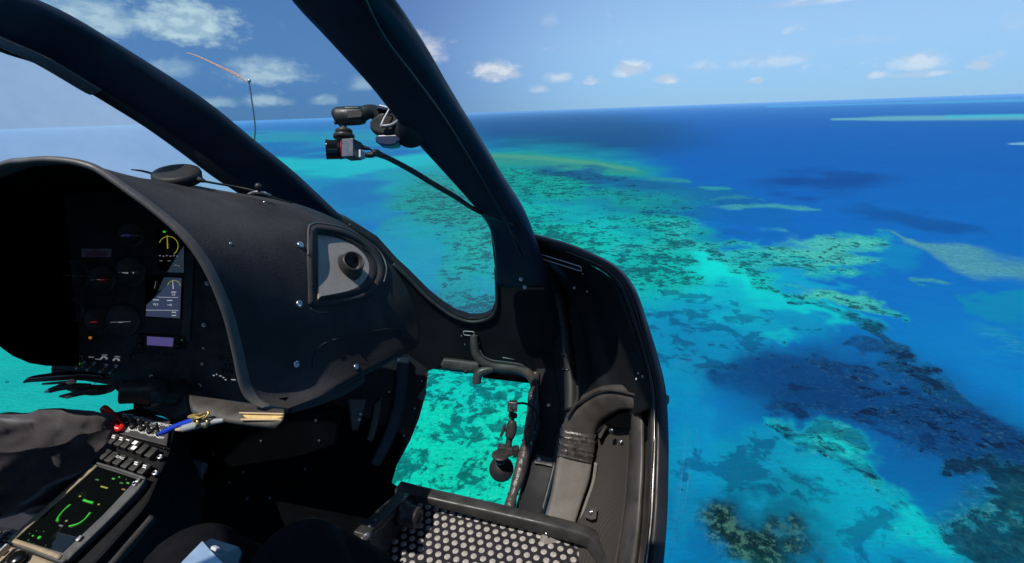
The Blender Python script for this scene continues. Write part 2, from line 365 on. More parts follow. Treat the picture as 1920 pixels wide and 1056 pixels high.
# ------------------------------------------------------------------ air
def build_haze():
    me = bpy.data.meshes.new('haze'); bm = bmesh.new()
    bmesh.ops.create_cube(bm, size=1.0); 
    bmesh.ops.scale(bm, vec=(224000, 224000, ALT + 1.0 + 1.2), verts=bm.verts)
    bmesh.ops.translate(bm, vec=(0, 0, (-ALT - 1.0 + 1.2) / 2), verts=bm.verts)
    bm.to_mesh(me); bm.free()
    o = bpy.data.objects.new('haze', me); COL.objects.link(o); o['kind'] = 'stuff'; o['label'] = 'pale sea haze towards the horizon'
    mt = bpy.data.materials.new('sea_haze'); mt.use_nodes = True
    s = NT(mt.node_tree); s.n.clear()
    pv = s.n.new('ShaderNodeVolumePrincipled'); pv.inputs['Color'].default_value = (0.32, 0.66, 1.0, 1); pv.inputs['Density'].default_value = 3.0e-5; pv.inputs['Anisotropy'].default_value = 0.0
    mo = s.n.new('ShaderNodeOutputMaterial'); s.l.new(pv.outputs[0], mo.inputs['Volume'])
    me.materials.append(mt)
    return o
haze = build_haze()
# ================================================================== helpers
def D(px, py, d):                  # a point of the cabin: bearing from the photograph, its own distance in metres
    return ray(px, py) * d
def Wy(px, py, y):
    r = ray(px, py); return r * (y / r.y)
class Plane:
    def __init__(s, *p):
        a, b, c = [D(*q) for q in p]
        s.o = a; s.n = (b - a).cross(c - a).normalized()
        if s.n.dot(a) > 0: s.n = -s.n             # faces the cabin
    def at(s, px, py, lift=0.0):
        r = ray(px, py); t = s.o.dot(s.n) / r.dot(s.n)
        return r * t + s.n * lift
    def dirn(s, a, b):
        return (s.at(*b) - s.at(*a)).normalized()
WL = {}
def thing(name, label, cat, loc, group=None):
    o = bpy.data.objects.new(name, None); COL.objects.link(o); o.location = loc; o.empty_display_size = 0.02
    o['label'] = label; o['category'] = cat
    if group: o['group'] = group
    WL[o.name] = Vector(loc); return o
def link(name, me, loc, parent=None, rot=None, label=None, kind=None):
    o = bpy.data.objects.new(name, me); COL.objects.link(o)
    loc = Vector(loc); WL[o.name] = loc
    o.location = loc - (WL[parent.name] if parent else Vector())
    if parent:
        o.parent = parent
    if rot is not None:
        o.rotation_mode = 'QUATERNION'; o.rotation_quaternion = rot
    if label: o['label'] = label
    if kind: o['kind'] = kind
    return o
def tag(o, label, cat, group=None):
    o['label'] = label; o['category'] = cat
    if group: o['group'] = group
    return o
def mk(name, verts, faces, mat, parent=None, smooth=True, **kw):
    c = Vector(); 
    for p in verts: c += p
    c /= len(verts)
    me = bpy.data.meshes.new(name); me.from_pydata([tuple(p - c) for p in verts], [], faces)
    bm = bmesh.new(); bm.from_mesh(me); bmesh.ops.recalc_face_normals(bm, faces=bm.faces); bm.to_mesh(me); bm.free()
    if smooth: me.polygons.foreach_set('use_smooth', [True] * len(me.polygons))
    me.materials.append(mat)
    return link(name, me, c, parent, **kw)
def cat(pts, k, closed=False):     # Catmull-Rom through pts (Vectors or floats), k steps a span
    n = len(pts); out = []
    rng = n if closed else n - 1
    for i in range(rng):
        if closed: a, b, c, d = pts[(i - 1) % n], pts[i], pts[(i + 1) % n], pts[(i + 2) % n]
        else: a, b, c, d = pts[max(i - 1, 0)], pts[i], pts[i + 1], pts[min(i + 2, n - 1)]
        for j in range(k):
            t = j / k
            out.append(((b * 2) + (c - a) * t + (a * 2 - b * 5 + c * 4 - d) * (t * t) + (b * 3 - a - c * 3 + d) * (t ** 3)) * 0.5)
    if not closed: out.append(pts[-1])
    return out
def gridfaces(nr, nc, closed_c=False, closed_r=False):
    f = []
    for i in range(nr if closed_r else nr - 1):
        for j in range(nc if closed_c else nc - 1):
            f.append((i * nc + j, i * nc + (j + 1) % nc, ((i + 1) % nr) * nc + (j + 1) % nc, ((i + 1) % nr) * nc + j))
    return f
def loft(name, rows, mat, parent, kr=1, kc=1, thick=0.0, bev=0.0, skip=None, **kw):
    g = [cat(r, kc) if kc > 1 else list(r) for r in rows]
    if kr > 1:
        cols = [cat([r[j] for r in g], kr) for j in range(len(g[0]))]
        g = [[c[i] for c in cols] for i in range(len(cols[0]))]
    nr, nc = len(g), len(g[0]); v = [p for r in g for p in r]
    f = gridfaces(nr, nc)
    if skip: f = [q for q in f if not skip((v[q[0]] + v[q[1]] + v[q[2]] + v[q[3]]) / 4)]
    o = mk(name, v, f, mat, parent, **kw)
    if thick:
        md = o.modifiers.new('solid', 'SOLIDIFY'); md.thickness = abs(thick); md.offset = 0.0 if thick > 0 else -1.0
    return o
def sweep(name, pts, rad, mat, parent, k=6, n=10, closed=False, cap=True, flat=1.0, up=None, **kw):
    p = cat(pts, k, closed) if k > 1 else list(pts)
    if isinstance(rad, (int, float)): rad = [rad] * len(pts)
    r = cat([float(x) for x in rad], k, closed) if k > 1 else list(rad)
    v = []; N = len(p); prev = None
    for i in range(N):
        t = (p[(i + 1) % N] - p[i - 1]) if closed or 0 < i < N - 1 else (p[1] - p[0] if i == 0 else p[-1] - p[-2])
        t.normalize()
        ref = prev if prev is not None else (up or (Vector((0, 0, 1)) if abs(t.z) < .9 else Vector((1, 0, 0))))
        a = (ref - t * ref.dot(t)).normalized(); b = t.cross(a); prev = a
        for j in range(n):
            an = 2 * math.pi * j / n
            v.append(p[i] + a * (math.cos(an) * r[i]) + b * (math.sin(an) * r[i] * flat))
    f = gridfaces(N, n, True, closed)
    if cap and not closed: f += [tuple(range(n))[::-1], tuple(range((N - 1) * n, N * n))]
    return mk(name, v, f, mat, parent, **kw)
def beam(name, Ls, Rs, thick, mat, parent, k=5, n=16, e=0.45, cap=True, back=1.0, **kw):
    # a bar seen face on between two edges, rounded section, thickness away from the eye
    L = cat(Ls, k); R = cat(Rs, k); v = []; N = len(L)
    th = thick if isinstance(thick, (list, tuple)) else [thick] * len(Ls)
    th = cat([float(x) for x in th], k)
    for i in range(N):
        c = (L[i] + R[i]) / 2; a = (R[i] - L[i]) / 2
        t = (c + (L[min(i + 1, N - 1)] + R[min(i + 1, N - 1)]) / 2 * 0) if False else ((L[min(i + 1, N - 1)] + R[min(i + 1, N - 1)]) - (L[max(i - 1, 0)] + R[max(i - 1, 0)])).normalized()
        b = t.cross(a).normalized()
        if b.dot(c) < 0: b = -b
        c = c + b * (th[i] / 2)
        for j in range(n):
            an = 2 * math.pi * j / n; ca, sa = math.cos(an), math.sin(an)
            x = math.copysign(abs(ca) ** e, ca); y = math.copysign(abs(sa) ** e, sa)
            v.append(c + a * x * (back if y > 0.3 else 1.0) + b * (y * th[i] / 2))
    f = gridfaces(N, n, True)
    if cap: f += [tuple(range(n))[::-1], tuple(range((N - 1) * n, N * n))]
    return mk(name, v, f, mat, parent, **kw)
def prism(name, front, off, mat, parent, bevel=0.0, smooth=False, **kw):
    # solid slab: outline `front` (Vectors) and its copy moved by `off`
    n = len(front); v = list(front) + [p + off for p in front]
    f = [tuple(range(n)), tuple(range(2 * n - 1, n - 1, -1))] + [(i, n + i, n + (i + 1) % n, (i + 1) % n) for i in range(n)]
    o = mk(name, v, f, mat, parent, smooth=smooth, **kw)
    if bevel:
        md = o.modifiers.new('bevel', 'BEVEL'); md.width = bevel; md.segments = 2; md.limit_method = 'ANGLE'; md.angle_limit = math.radians(50)
    return o
def slab(name, pl, poly, thick, mat, parent, bevel=0.0, lift=0.0, k=1, **kw):
    pts = [pl.at(x, y, lift) for x, y in poly]
    if k > 1: pts = cat(pts, k, True)
    return prism(name, pts, -pl.n * thick, mat, parent, bevel, **kw)
def lathe_mesh(name, prof, mat, n=20):       # prof: (radius, height) list along +Z; shared mesh
    v = []; 
    for r, h in prof:
        for j in range(n):
            a = 2 * math.pi * j / n; v.append((r * math.cos(a), r * math.sin(a), h))
    f = gridfaces(len(prof), n, True)
    f += [tuple(range(n))[::-1], tuple(range((len(prof) - 1) * n, len(prof) * n))]
    me = bpy.data.meshes.new(name); me.from_pydata(v, [], f)
    bm = bmesh.new(); bm.from_mesh(me); bmesh.ops.recalc_face_normals(bm, faces=bm.faces); bm.to_mesh(me); bm.free()
    me.polygons.foreach_set('use_smooth', [True] * len(me.polygons)); me.materials.append(mat)
    return me
def zq(axis):
    return Vector(axis).to_track_quat('Z', 'Y')
def lathe(name, prof, mat, parent, loc, axis, n=24, **kw):
    return link(name, lathe_mesh(name, prof, mat, n), loc, parent, zq(axis), **kw)
def frame_q(ux, uz):
    uz = uz.normalized(); ux = (ux - uz * ux.dot(uz)).normalized(); uy = uz.cross(ux)
    m = Matrix((ux, uy, uz)).transposed(); return m.to_quaternion()
def text(name, body, pl, px, py, size, mat, parent, a=None, b=None, lift=0.0012, spacing=1.0, **kw):
    cu = bpy.data.curves.new(name, 'FONT'); cu.body = body; cu.size = size; cu.align_x = 'CENTER'; cu.align_y = 'CENTER'; cu.extrude = 0.0002; cu.space_character = spacing
    cu.resolution_u = 2
    tmp = bpy.data.objects.new('tmp', cu); COL.objects.link(tmp)
    dg = bpy.context.evaluated_depsgraph_get(); me = bpy.data.meshes.new_from_object(tmp.evaluated_get(dg)); bpy.data.objects.remove(tmp)
    me.name = name; me.materials.clear(); me.materials.append(mat)
    ux = pl.dirn(a or (px - 5, py), b or (px + 5, py))
    return link(name, me, pl.at(px, py, lift), parent, frame_q(ux, pl.n), **kw)
def boxq(name, c, ux, uy, sx, sy, sz, mat, parent, bevel=0.0, **kw):   # box with axes ux, uy and their normal
    ux = ux.normalized(); uy = (uy - ux * uy.dot(ux)).normalized(); uz = ux.cross(uy)
    fr = [c + ux * (sx / 2 * i) + uy * (sy / 2 * j) + uz * (sz / 2) for i, j in ((-1, -1), (1, -1), (1, 1), (-1, 1))]
    return prism(name, fr, -uz * sz, mat, parent, bevel, **kw)

# ================================================================== materials
def mat(name, col, rough=.5, spec=.5, metal=0.0, bump=None, var=None, coat=0.0, sheen=0.0, worn=None):
    mt = bpy.data.materials.new(name); mt.use_nodes = True; s = NT(mt.node_tree)
    bs = s.n['Principled BSDF']; bs.inputs['Base Color'].default_value = (*col, 1); bs.inputs['Roughness'].default_value = rough
    bs.inputs['Specular IOR Level'].default_value = spec; bs.inputs['Metallic'].default_value = metal
    if coat: bs.inputs['Coat Weight'].default_value = coat; bs.inputs['Coat Roughness'].default_value = 0.12
    if sheen: bs.inputs['Sheen Weight'].default_value = sheen; bs.inputs['Sheen Roughness'].default_value = .5
    tcn = s.n.new('ShaderNodeTexCoord'); oc = tcn.outputs['Object']
    if var:
        sc, amt = var
        nz = s.noise(oc, sc, 5, 0.6)
        lo = tuple(c * (1 - amt) for c in col); hi = tuple(min(1, c * (1 + amt)) for c in col)
        cc = s.mix(s.ramp(nz, .3, .7), lo, hi)
        if worn:
            wsc, wth, wcol = worn
            cc = s.mix(s.ramp(s.noise(oc, wsc, 7, .7), wth, wth + .05), cc, wcol)
        s.put(bs.inputs['Base Color'], cc)
        s.put(bs.inputs['Roughness'], s.ramp(s.noise(oc, sc * 2.3, 4, .6), .3, .7, max(.05, rough - .1), min(1, rough + .12)))
    if bump:
        sc, st, ds = bump
        s.put(bs.inputs['Normal'], s.bump(s.noise(oc, sc, 3, .6), st, ds))
    return mt
M = {}
M['hood'] = mat('hood_grain_plastic', (.036, .0345, .037), .7, .12, bump=(240, .8, .0012), var=(5, .38), worn=(240, .70, (.10, .10, .11)))
M['edge'] = mat('hood_edge_trim', (.075, .07, .068), .45, .5, bump=(900, .4, .0005), var=(20, .2))
M['black'] = mat('cabin_black_paint', (.0125, .0130, .0150), .55, .18, bump=(420, .18, .0006), var=(7, .3), worn=(310, .765, (.16, .15, .14)))
M['post'] = mat('post_black_paint', (.014, .021, .036), .45, .25, bump=(300, .12, .0006), var=(5, .3))
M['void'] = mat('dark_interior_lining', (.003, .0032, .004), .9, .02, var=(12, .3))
M['panel'] = mat('panel_black', (.045, .046, .050), .6, .3, var=(30, .3))
M['gloss'] = mat('gloss_black', (.006, .006, .007), .16, .5)
M['rubber'] = mat('rubber_black', (.018, .018, .019), .55, .3, bump=(600, .2, .0005))
M['plastic'] = mat('black_plastic', (.034, .032, .031), .42, .35, bump=(700, .2, .0004), var=(25, .3))
M['screw'] = mat('screw_steel', (.55, .57, .60), .28, .5, 1.0)
M['dscrew'] = mat('dark_screw', (.10, .11, .13), .35, .5, .8)
M['steel'] = mat('brushed_steel', (.42, .42, .43), .35, .5, 1.0, var=(60, .2))
M['alu'] = mat('grey_anodised_metal', (.13, .14, .16), .45, .5, .5, var=(50, .12))
M['scoop'] = mat('vent_scoop_plastic', (.27, .25, .232), .62, .3, bump=(1000, .7, .0008), var=(60, .08))
M['duct'] = mat('worn_duct_skin', (.175, .160, .146), .58, .35, bump=(260, .22, .0007), var=(14, .16), worn=(30, .62, (.125, .112, .100)))
M['elbow'] = mat('duct_elbow_plastic', (.060, .054, .050), .42, .4, bump=(500, .2, .0006), var=(18, .3))
M['tape'] = mat('silvery_black_tape', (.085, .078, .074), .24, .6, .35, bump=(90, .8, .004), var=(70, .5))
M['pad'] = mat('black_vinyl_padding', (.055, .047, .041), .33, .5, bump=(55, .8, .006), var=(40, .3))
M['rimp'] = mat('door_rim_paint', (.012, .012, .013), .40, .3, bump=(200, .1, .0005), var=(8, .3))
M['worn'] = mat('worn_bare_edge', (.30, .25, .20), .4, .5, .4, var=(80, .4))  # pale tan that paints the highlight along the door rim
M['white'] = mat('white_print', (.80, .80, .80), .6, .2)
M['slot'] = mat('pale_slot_edge', (.55, .54, .56), .45, .4)
M['red'] = mat('red_plastic', (.62, .018, .012), .30, .5)
M['redl'] = mat('red_pinstripe', (.30, .012, .04), .5, .3)
M['placard'] = mat('pink_white_placard', (.62, .42, .52), .6, .2)
M['redprint'] = mat('red_print', (.40, .03, .08), .6, .2)
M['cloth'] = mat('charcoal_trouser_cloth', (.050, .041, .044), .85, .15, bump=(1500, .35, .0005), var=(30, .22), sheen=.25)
def folds(m_, sc, dist):
    s = NT(m_.node_tree); b_ = s.n['Principled BSDF']; oc = s.n.new('ShaderNodeTexCoord').outputs['Object']
    mp = s.n.new('ShaderNodeMapping'); s.put(mp.inputs[0], oc); mp.inputs[2].default_value = (.3, .2, .9); mp.inputs[3].default_value = (1.0, .45, 1.0)
    n_ = s.noise(mp.outputs[0], sc, 1.2, .5, .7)
    rdg = s.math('SUBTRACT', 1.0, s.math('MULTIPLY', s.math('ABSOLUTE', s.math('SUBTRACT', n_, .5)), 5.0), clamp=True)
    s.put(b_.inputs['Normal'], s.bump(rdg, .9, dist, b_.inputs['Normal'].links[0].from_socket))
folds(M['cloth'], 10.0, .016)
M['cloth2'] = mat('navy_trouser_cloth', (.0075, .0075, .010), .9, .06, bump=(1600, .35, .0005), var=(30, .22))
M['skin'] = mat('skin', (.36, .21, .15), .5, .4)
M['shirt'] = mat('white_shirt', (.6, .6, .62), .8, .2)
M['hair'] = mat('dark_hair', (.02, .015, .01), .6, .3)
M['brass'] = mat('brass_clip', (.50, .36, .14), .35, .5, .9, var=(60, .3))
M['bluepen'] = mat('blue_pen_plastic', (.012, .045, .42), .22, .5)
M['greypen'] = mat('clear_grey_pen', (.30, .31, .33), .2, .5)
M['tan'] = mat('tan_plastic', (.50, .36, .20), .5, .4)
M['yellow'] = mat('ochre_tray_lining', (.52, .37, .13), .5, .35, var=(40, .25))
M['tray'] = mat('brown_black_tray', (.048, .042, .036), .45, .45, bump=(400, .2, .0005), var=(20, .3))
M['stud'] = mat('worn_floor_stud', (.345, .315, .285), .75, .25, bump=(900, .5, .0006), var=(220, .28))
M['mat'] = mat('dark_rubber_floor', (.016, .014, .018), .7, .3, bump=(500, .4, .0008), var=(20, .3))
M['pedw'] = mat('pedestal_wall_black', (.009, .0095, .011), .7, .12, var=(12, .2))  # darker copy of the pedestal black, the wall's shade put into the colour
M['bezel'] = mat('tan_grey_bezel', (.30, .235, .15), .55, .35, bump=(900, .3, .0004), var=(90, .15))
M['bezeld'] = mat('dark_grey_bezel', (.075, .075, .08), .6, .35, bump=(900, .4, .0005), var=(60, .2))
M['ped'] = mat('pedestal_black', (.032, .031, .032), .6, .35, bump=(600, .3, .0005), var=(22, .2))
M['paper'] = mat('pale_blue_tablet_face', (.40, .55, .74), .25, .5, var=(20, .15))
M['navy'] = mat('navy_tablet_case', (.012, .022, .05), .35, .5)
M['string'] = mat('red_white_yarn', (.60, .30, .26), .8, .2, var=(400, .5))
M['stalk'] = mat('dark_stalk', (.02, .05, .06), .5, .4)
M['lens'] = mat('lens_glass', (.004, .004, .006), .04, .8)
M['blueclip'] = mat('blue_black_plastic', (.012, .025, .07), .35, .5)
def emis(name, col, st=1.0, base=(.01, .01, .01)):
    mt = bpy.data.materials.new(name); mt.use_nodes = True; b = mt.node_tree.nodes['Principled BSDF']
    b.inputs['Base Color'].default_value = (*base, 1); b.inputs['Emission Color'].default_value = (*col, 1); b.inputs['Emission Strength'].default_value = st
    b.inputs['Roughness'].default_value = .5
    return mt
M['lcd'] = emis('lit_display', (.030, .042, .085), 1.0)
M['lcdp'] = emis('violet_radio_display', (.11, .09, .30), .6)
M['green'] = emis('green_display_lines', (.02, .50, .02), .9)
M['greenw'] = emis('dim_green_legend', (.03, .22, .06), .5)
M['amber'] = emis('amber_light', (.45, .18, .02), .6)
M['yel'] = emis('yellow_scale', (.45, .45, .03), .6)
M['redlit'] = emis('red_flag', (.30, .012, .02), .9)
M['wht'] = emis('white_marks', (.40, .42, .46), .9)  # gauge needles and legends glow too, brightness added on the dark panel
M['dimw'] = emis('dim_white_marks', (.22, .24, .27), .5)
M['blul'] = emis('blue_marks', (.03, .03, .18), .6)
M['screen'] = mat('dark_screen_glass', (.003, .004, .004), .03, .6)
# knit pattern of the door trim
mt = mat('diamond_knit_trim', (.036, .032, .030), .6, .35); s_ = NT(mt.node_tree); b_ = s_.n['Principled BSDF']; oc_ = s_.n.new('ShaderNodeTexCoord').outputs['Object']
sp_ = s_.n.new('ShaderNodeSeparateXYZ'); s_.put(sp_.inputs[0], oc_)
q1 = s_.math('SINE', s_.math('MULTIPLY', s_.math('ADD', sp_.outputs[1], sp_.outputs[2]), 900.0)); q2 = s_.math('SINE', s_.math('MULTIPLY', s_.math('SUBTRACT', sp_.outputs[1], s_.math('MULTIPLY', sp_.outputs[2], 1.0)), 900.0))
h_ = s_.math('MULTIPLY', q1, q2); s_.put(b_.inputs['Normal'], s_.bump(h_, .8, .0016))
s_.put(b_.inputs['Base Color'], s_.mix(s_.ramp(h_, -.4, .6), (.036, .031, .028), (.078, .069, .062)))
M['knit'] = mt
def glass_mat(name, tint, refl, dust, dcol=(.7, .75, .8)):
    mt = bpy.data.materials.new(name); mt.use_nodes = True; s = NT(mt.node_tree); s.n.clear()
    tr = s.n.new('ShaderNodeBsdfTransparent'); tr.inputs[0].default_value = (*tint, 1)
    gl = s.n.new('ShaderNodeBsdfGlossy'); gl.inputs['Roughness'].default_value = 0.02
    df = s.n.new('ShaderNodeBsdfTranslucent'); df.inputs[0].default_value = (*dcol, 1)
    lw = s.n.new('ShaderNodeLayerWeight'); lw.inputs[0].default_value = .12
    oc = s.n.new('ShaderNodeTexCoord').outputs['Object']
    speck = s.ramp(s.noise(oc, 420, 2, .5), .74, .79, 0.0, .4)
    film = s.math('ADD', s.ramp(s.noise(oc, 3.0, 4, .55), .3, .75, dust * .75, dust * 1.25), s.math('MULTIPLY', speck, .6))
    m1 = s.n.new('ShaderNodeMixShader'); s.put(m1.inputs[0], s.math('MULTIPLY', lw.outputs['Fresnel'], refl)); s.l.new(tr.outputs[0], m1.inputs[1]); s.l.new(gl.outputs[0], m1.inputs[2])
    m2 = s.n.new('ShaderNodeMixShader'); s.put(m2.inputs[0], film); s.l.new(m1.outputs[0], m2.inputs[1]); s.l.new(df.outputs[0], m2.inputs[2])
    mo = s.n.new('ShaderNodeOutputMaterial'); s.l.new(m2.outputs[0], mo.inputs[0])
    return mt
M['glassl'] = glass_mat('windscreen_left_acrylic', (.93, .97, .97), .12, .40, (.80, .88, .93))
M['glassm'] = glass_mat('windscreen_middle_acrylic', (.82, .95, .96), .12, .035, (.6, .8, .8))
M['glasss'] = glass_mat('side_window_acrylic', (.98, .985, .99), .05, .003)
M['glassc'] = glass_mat('chin_window_acrylic', (.93, .98, .96), .3, .01)

# shared small pieces (axis +Z)
ME_SCREW = lathe_mesh('screw', [(.0046, 0), (.0046, .0012), (.0038, .0024), (.0016, .0024), (.0014, .0012)], M['screw'], 12)
ME_DSCREW = lathe_mesh('screw', [(.0046, 0), (.0046, .0012), (.0038, .0024), (.0016, .0024), (.0014, .0012)], M['dscrew'], 12)
ME_RIVET = lathe_mesh('rivet', [(.0042, 0), (.0036, .0012), (.0016, .0018)], M['black'], 10)
ME_RIVETL = lathe_mesh('rivet', [(.0042, 0), (.0036, .0014), (.0016, .0022)], M['alu'], 10)
ME_STUD = lathe_mesh('floor_stud', [(.0074, 0), (.0072, .0014), (.0066, .0020), (.002, .0021)], M['stud'], 16)
def screw(p, n, parent, s=1.0, me=None, name='screw'):
    o = link(name, me or ME_SCREW, p, parent, zq(n)); o.scale = (s, s, s); return o
# ================================================================== helicopter cabin shell
heli = thing('helicopter', 'black cabin of a helicopter in flight, with windscreen post, door pillar, roof and floor', 'helicopter', (0, 1.0, -0.95))
# windscreen centre post
pd_ = [.66, .74, .80, .87, .96, 1.05, 1.14, 1.24]
pu = [(-200, -150), (50, -3), (140, 43), (230, 95), (380, 196), (480, 277), (560, 344), (640, 420)]
pl_ = [(-200, 0), (0, 94), (80, 124), (170, 178), (300, 256), (400, 328), (470, 378), (560, 440)]
post = beam('windscreen_post', [D(*a, d) for a, d in zip(pu, pd_)], [D(*a, d + .015) for a, d in zip(pl_, pd_)], .05, M['post'], heli, e=.32, back=.8)
# lower lip of the post: a second, thinner flange proud of it
lo1 = [(-200, -34), (0, 66), (90, 108), (180, 160), (300, 235), (400, 303), (480, 362)]; lo2 = [(-200, 10), (0, 96), (85, 128), (172, 178), (300, 257), (400, 329), (470, 380)]; ld = [.65, .735, .79, .865, .945, 1.02, 1.10]
beam('post_flange', [D(*a, d) for a, d in zip(lo1, ld)], [D(*a, d + .004) for a, d in zip(lo2, ld)], .018, M['black'], post, e=.3)
st = beam('placard_strip', [D(-60, 46, .69), D(10, 73, .727), D(95, 112, .78), D(178, 163, .845), D(190, 170, .853)], [D(-60, 64, .69), D(10, 91, .727), D(82, 129, .78), D(160, 175, .845), D(172, 177, .853)], .006, M['bezeld'], post, e=.25)
for i in range(9):                                     # rows of tiny illegible print on the strip, joined
    pass
# door pillar
ql = [(440, -150), (530, -2), (600, 75), (690, 170), (760, 254), (830, 330), (880, 386), (914, 432), (924, 480), (928, 540)]
qr = [(590, -150), (694, -2), (760, 80), (820, 160), (868, 228), (920, 310), (958, 380), (988, 436), (1010, 490), (1030, 540)]
qd = [.52, .60, .665, .75, .83, .93, 1.01, 1.10, 1.17, 1.24]
pillar = beam('door_pillar', [D(*a, d + .02) for a, d in zip(ql, qd)], [D(*a, d) for a, d in zip(qr, qd)], .06, M['post'], heli, e=.42, back=.85)
e1 = [(655, -80), (720, 58), (780, 140), (835, 215), (885, 295), (930, 372), (964, 430), (985, 480)]
e2 = [(640, -80), (706, 60), (766, 142), (822, 218), (873, 298), (918, 374), (952, 432), (972, 480)]
sweep('pillar_seam', [(D(*a, d) + D(*b, d)) / 2 for a, b, d in zip(e1, e2, [.555, .643, .712, .797, .895, .99, 1.075, 1.13])], .0032, M['gloss'], pillar, n=8)
# black frame round the foot of the pillar and above the chin window
PW = Plane((740, 495, 1.36), (950, 430, 1.26), (900, 700, 1.50))
frame = slab('windscreen_frame', PW, [(600, 395), (640, 412), (700, 450), (738, 492), (760, 512), (800, 552), (828, 574), (850, 588), (878, 597), (904, 596), (920, 587), (928, 565), (927, 500), (918, 425), (985, 425), (1062, 560), (1085, 735), (1010, 728), (998, 716), (960, 712), (900, 703), (812, 693), (803, 697), (790, 720), (720, 720), (650, 560)], .03, M['black'], heli, .004)
sweep('frame_lip', [PW.at(*a, .004) for a in [(738, 494), (762, 516), (801, 556), (830, 579), (852, 593), (880, 602), (906, 600), (924, 590), (932, 566), (930, 500)]], .0052, M['plastic'], frame, n=8)
# nose skin left of the chin window, with ribs
PN = Plane((800, 700, 1.52), (722, 910, 1.40), (660, 720, 1.42))
nose = slab('nose_skin', PN, [(803, 694), (801, 715), (797, 745), (786, 785), (770, 825), (748, 866), (723, 909), (600, 905), (640, 640), (780, 640)], .012, M['black'], heli, .002)
sweep('pinstripe', [PN.at(*a, .002) for a in [(800, 700), (797, 728), (791, 756), (779, 792), (764, 827), (744, 864), (719, 909)]], .0013, M['redl'], nose, n=6)
beam('nose_rib', [PN.at(*a, .03) for a in [(742, 670), (738, 740), (722, 800), (695, 860), (665, 905)]], [PN.at(*a, .03) for a in [(764, 672), (757, 748), (741, 806), (715, 862), (690, 905)]], .02, M['post'], nose, e=.3)
beam('nose_rib', [PN.at(*a, .015) for a in [(700, 760), (690, 810), (672, 850), (664, 880)]], [PN.at(*a, .015) for a in [(716, 744), (707, 800), (690, 846), (670, 886)]], .014, M['plastic'], nose, e=.3)
slab('nose_bracket', PN, [(650, 748), (684, 748), (668, 806), (656, 806)], .02, M['plastic'], nose, .003, lift=.04)
for a in [(672, 776), (670, 786)]: screw(PN.at(*a, .041), PN.n, nose, .8)
slab('strap_end', PN, [(797, 722), (799, 738), (791, 752), (781, 744)], .004, M['elbow'], nose, .001, lift=.006)
for a in [(676, 851), (666, 861), (790, 715), (777, 766), (757, 817), (730, 870), (731, 877), (729, 735)]: screw(PN.at(*a, .003), PN.n, nose, .55)
# bulkhead behind the pedestal: the dark forward wall of the cabin
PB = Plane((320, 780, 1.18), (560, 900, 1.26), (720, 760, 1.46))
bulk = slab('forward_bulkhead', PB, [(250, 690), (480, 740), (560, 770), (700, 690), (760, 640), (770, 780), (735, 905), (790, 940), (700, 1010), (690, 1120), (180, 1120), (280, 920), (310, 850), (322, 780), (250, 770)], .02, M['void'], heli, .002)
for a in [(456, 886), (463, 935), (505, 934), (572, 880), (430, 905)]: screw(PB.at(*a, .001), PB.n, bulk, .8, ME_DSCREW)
PCo = Plane((330, 780, 1.06), (560, 790, 1.06), (450, 870, 1.10))
blocker = slab('console_side_panel', PCo, [(322, 772), (540, 790), (640, 775), (628, 836), (560, 858), (420, 880), (318, 850)], .015, M['void'], heli, .004)  # dark slab added to keep the sun off the bulkhead
for a in [(593, 788), (490, 827), (599, 826), (400, 850)]: screw(PCo.at(*a, .001), PCo.n, blocker, .75, ME_DSCREW)
# floor ahead of the front seat with its coin studs
ZF = -0.95
def fl(px, py, z=ZF):
    r = ray(px, py); return r * (z / r.z)
fo = [fl(*a) for a in [(768, 934), (792, 938), (850, 952), (911, 968), (1000, 990), (1095, 1012), (1135, 1050), (1175, 1110), (1195, 1200), (530, 1200), (590, 1120), (650, 1085), (700, 1035), (735, 1000), (748, 970)]]
floor = prism('floor_panel', fo, Vector((0, 0, -.012)), M['mat'], heli, .002)
def inside(p, poly):
    c = False; n = len(poly)
    for i in range(n):
        a, b = poly[i], poly[i - 1]
        if (a.y > p.y) != (b.y > p.y) and p.x < (b.x - a.x) * (p.y - a.y) / (b.y - a.y) + a.x: c = not c
    return c
mid = Vector((sum(p.x for p in fo) / len(fo), sum(p.y for p in fo) / len(fo), ZF))
shr = [p + (mid - p).normalized() * .014 for p in fo]
fx = (fl(1000, 1006) - fl(850, 967)).normalized(); fy = Vector((-fx.y, fx.x, 0)); sp = .0228; o0 = fl(850, 990); nst = 0
for i in range(-40, 44):
    for j in range(-60, 18):
        p = o0 + fx * (sp * (i + (.5 if j % 2 else 0))) + fy * (sp * .86 * j)
        q = p.dot(CF); v_ = 528 - FPX * p.dot(CU) / q
        if inside(p, shr) and v_ < 1064 and nst < 300:
            link('floor_stud', ME_STUD, p, floor, Matrix.Rotation(random.random() * 6, 3, 'Z').to_quaternion()); nst += 1
# raised rim of the floor tray
rt = [(740, 918), (783, 930), (850, 945), (938, 964), (1020, 983), (1094, 1002), (1116, 1020), (1150, 1066), (1185, 1130)]; rb = [(740, 934), (785, 946), (850, 962), (938, 986), (1020, 1007), (1088, 1026), (1104, 1040), (1130, 1080), (1160, 1140)]
rdm = [1.22, 1.20, 1.18, 1.15, 1.12, 1.07, 1.04, .96, .88]
rim = beam('floor_tray_rim', [D(*a, d) for a, d in zip(rt, rdm)], [D(*a, d + .012) for a, d in zip(rb, rdm)], .035, M['plastic'], heli, e=.5)
screw(D(1024, 1000, 1.115), Vector((0, -.6, .8)), rim, .5)
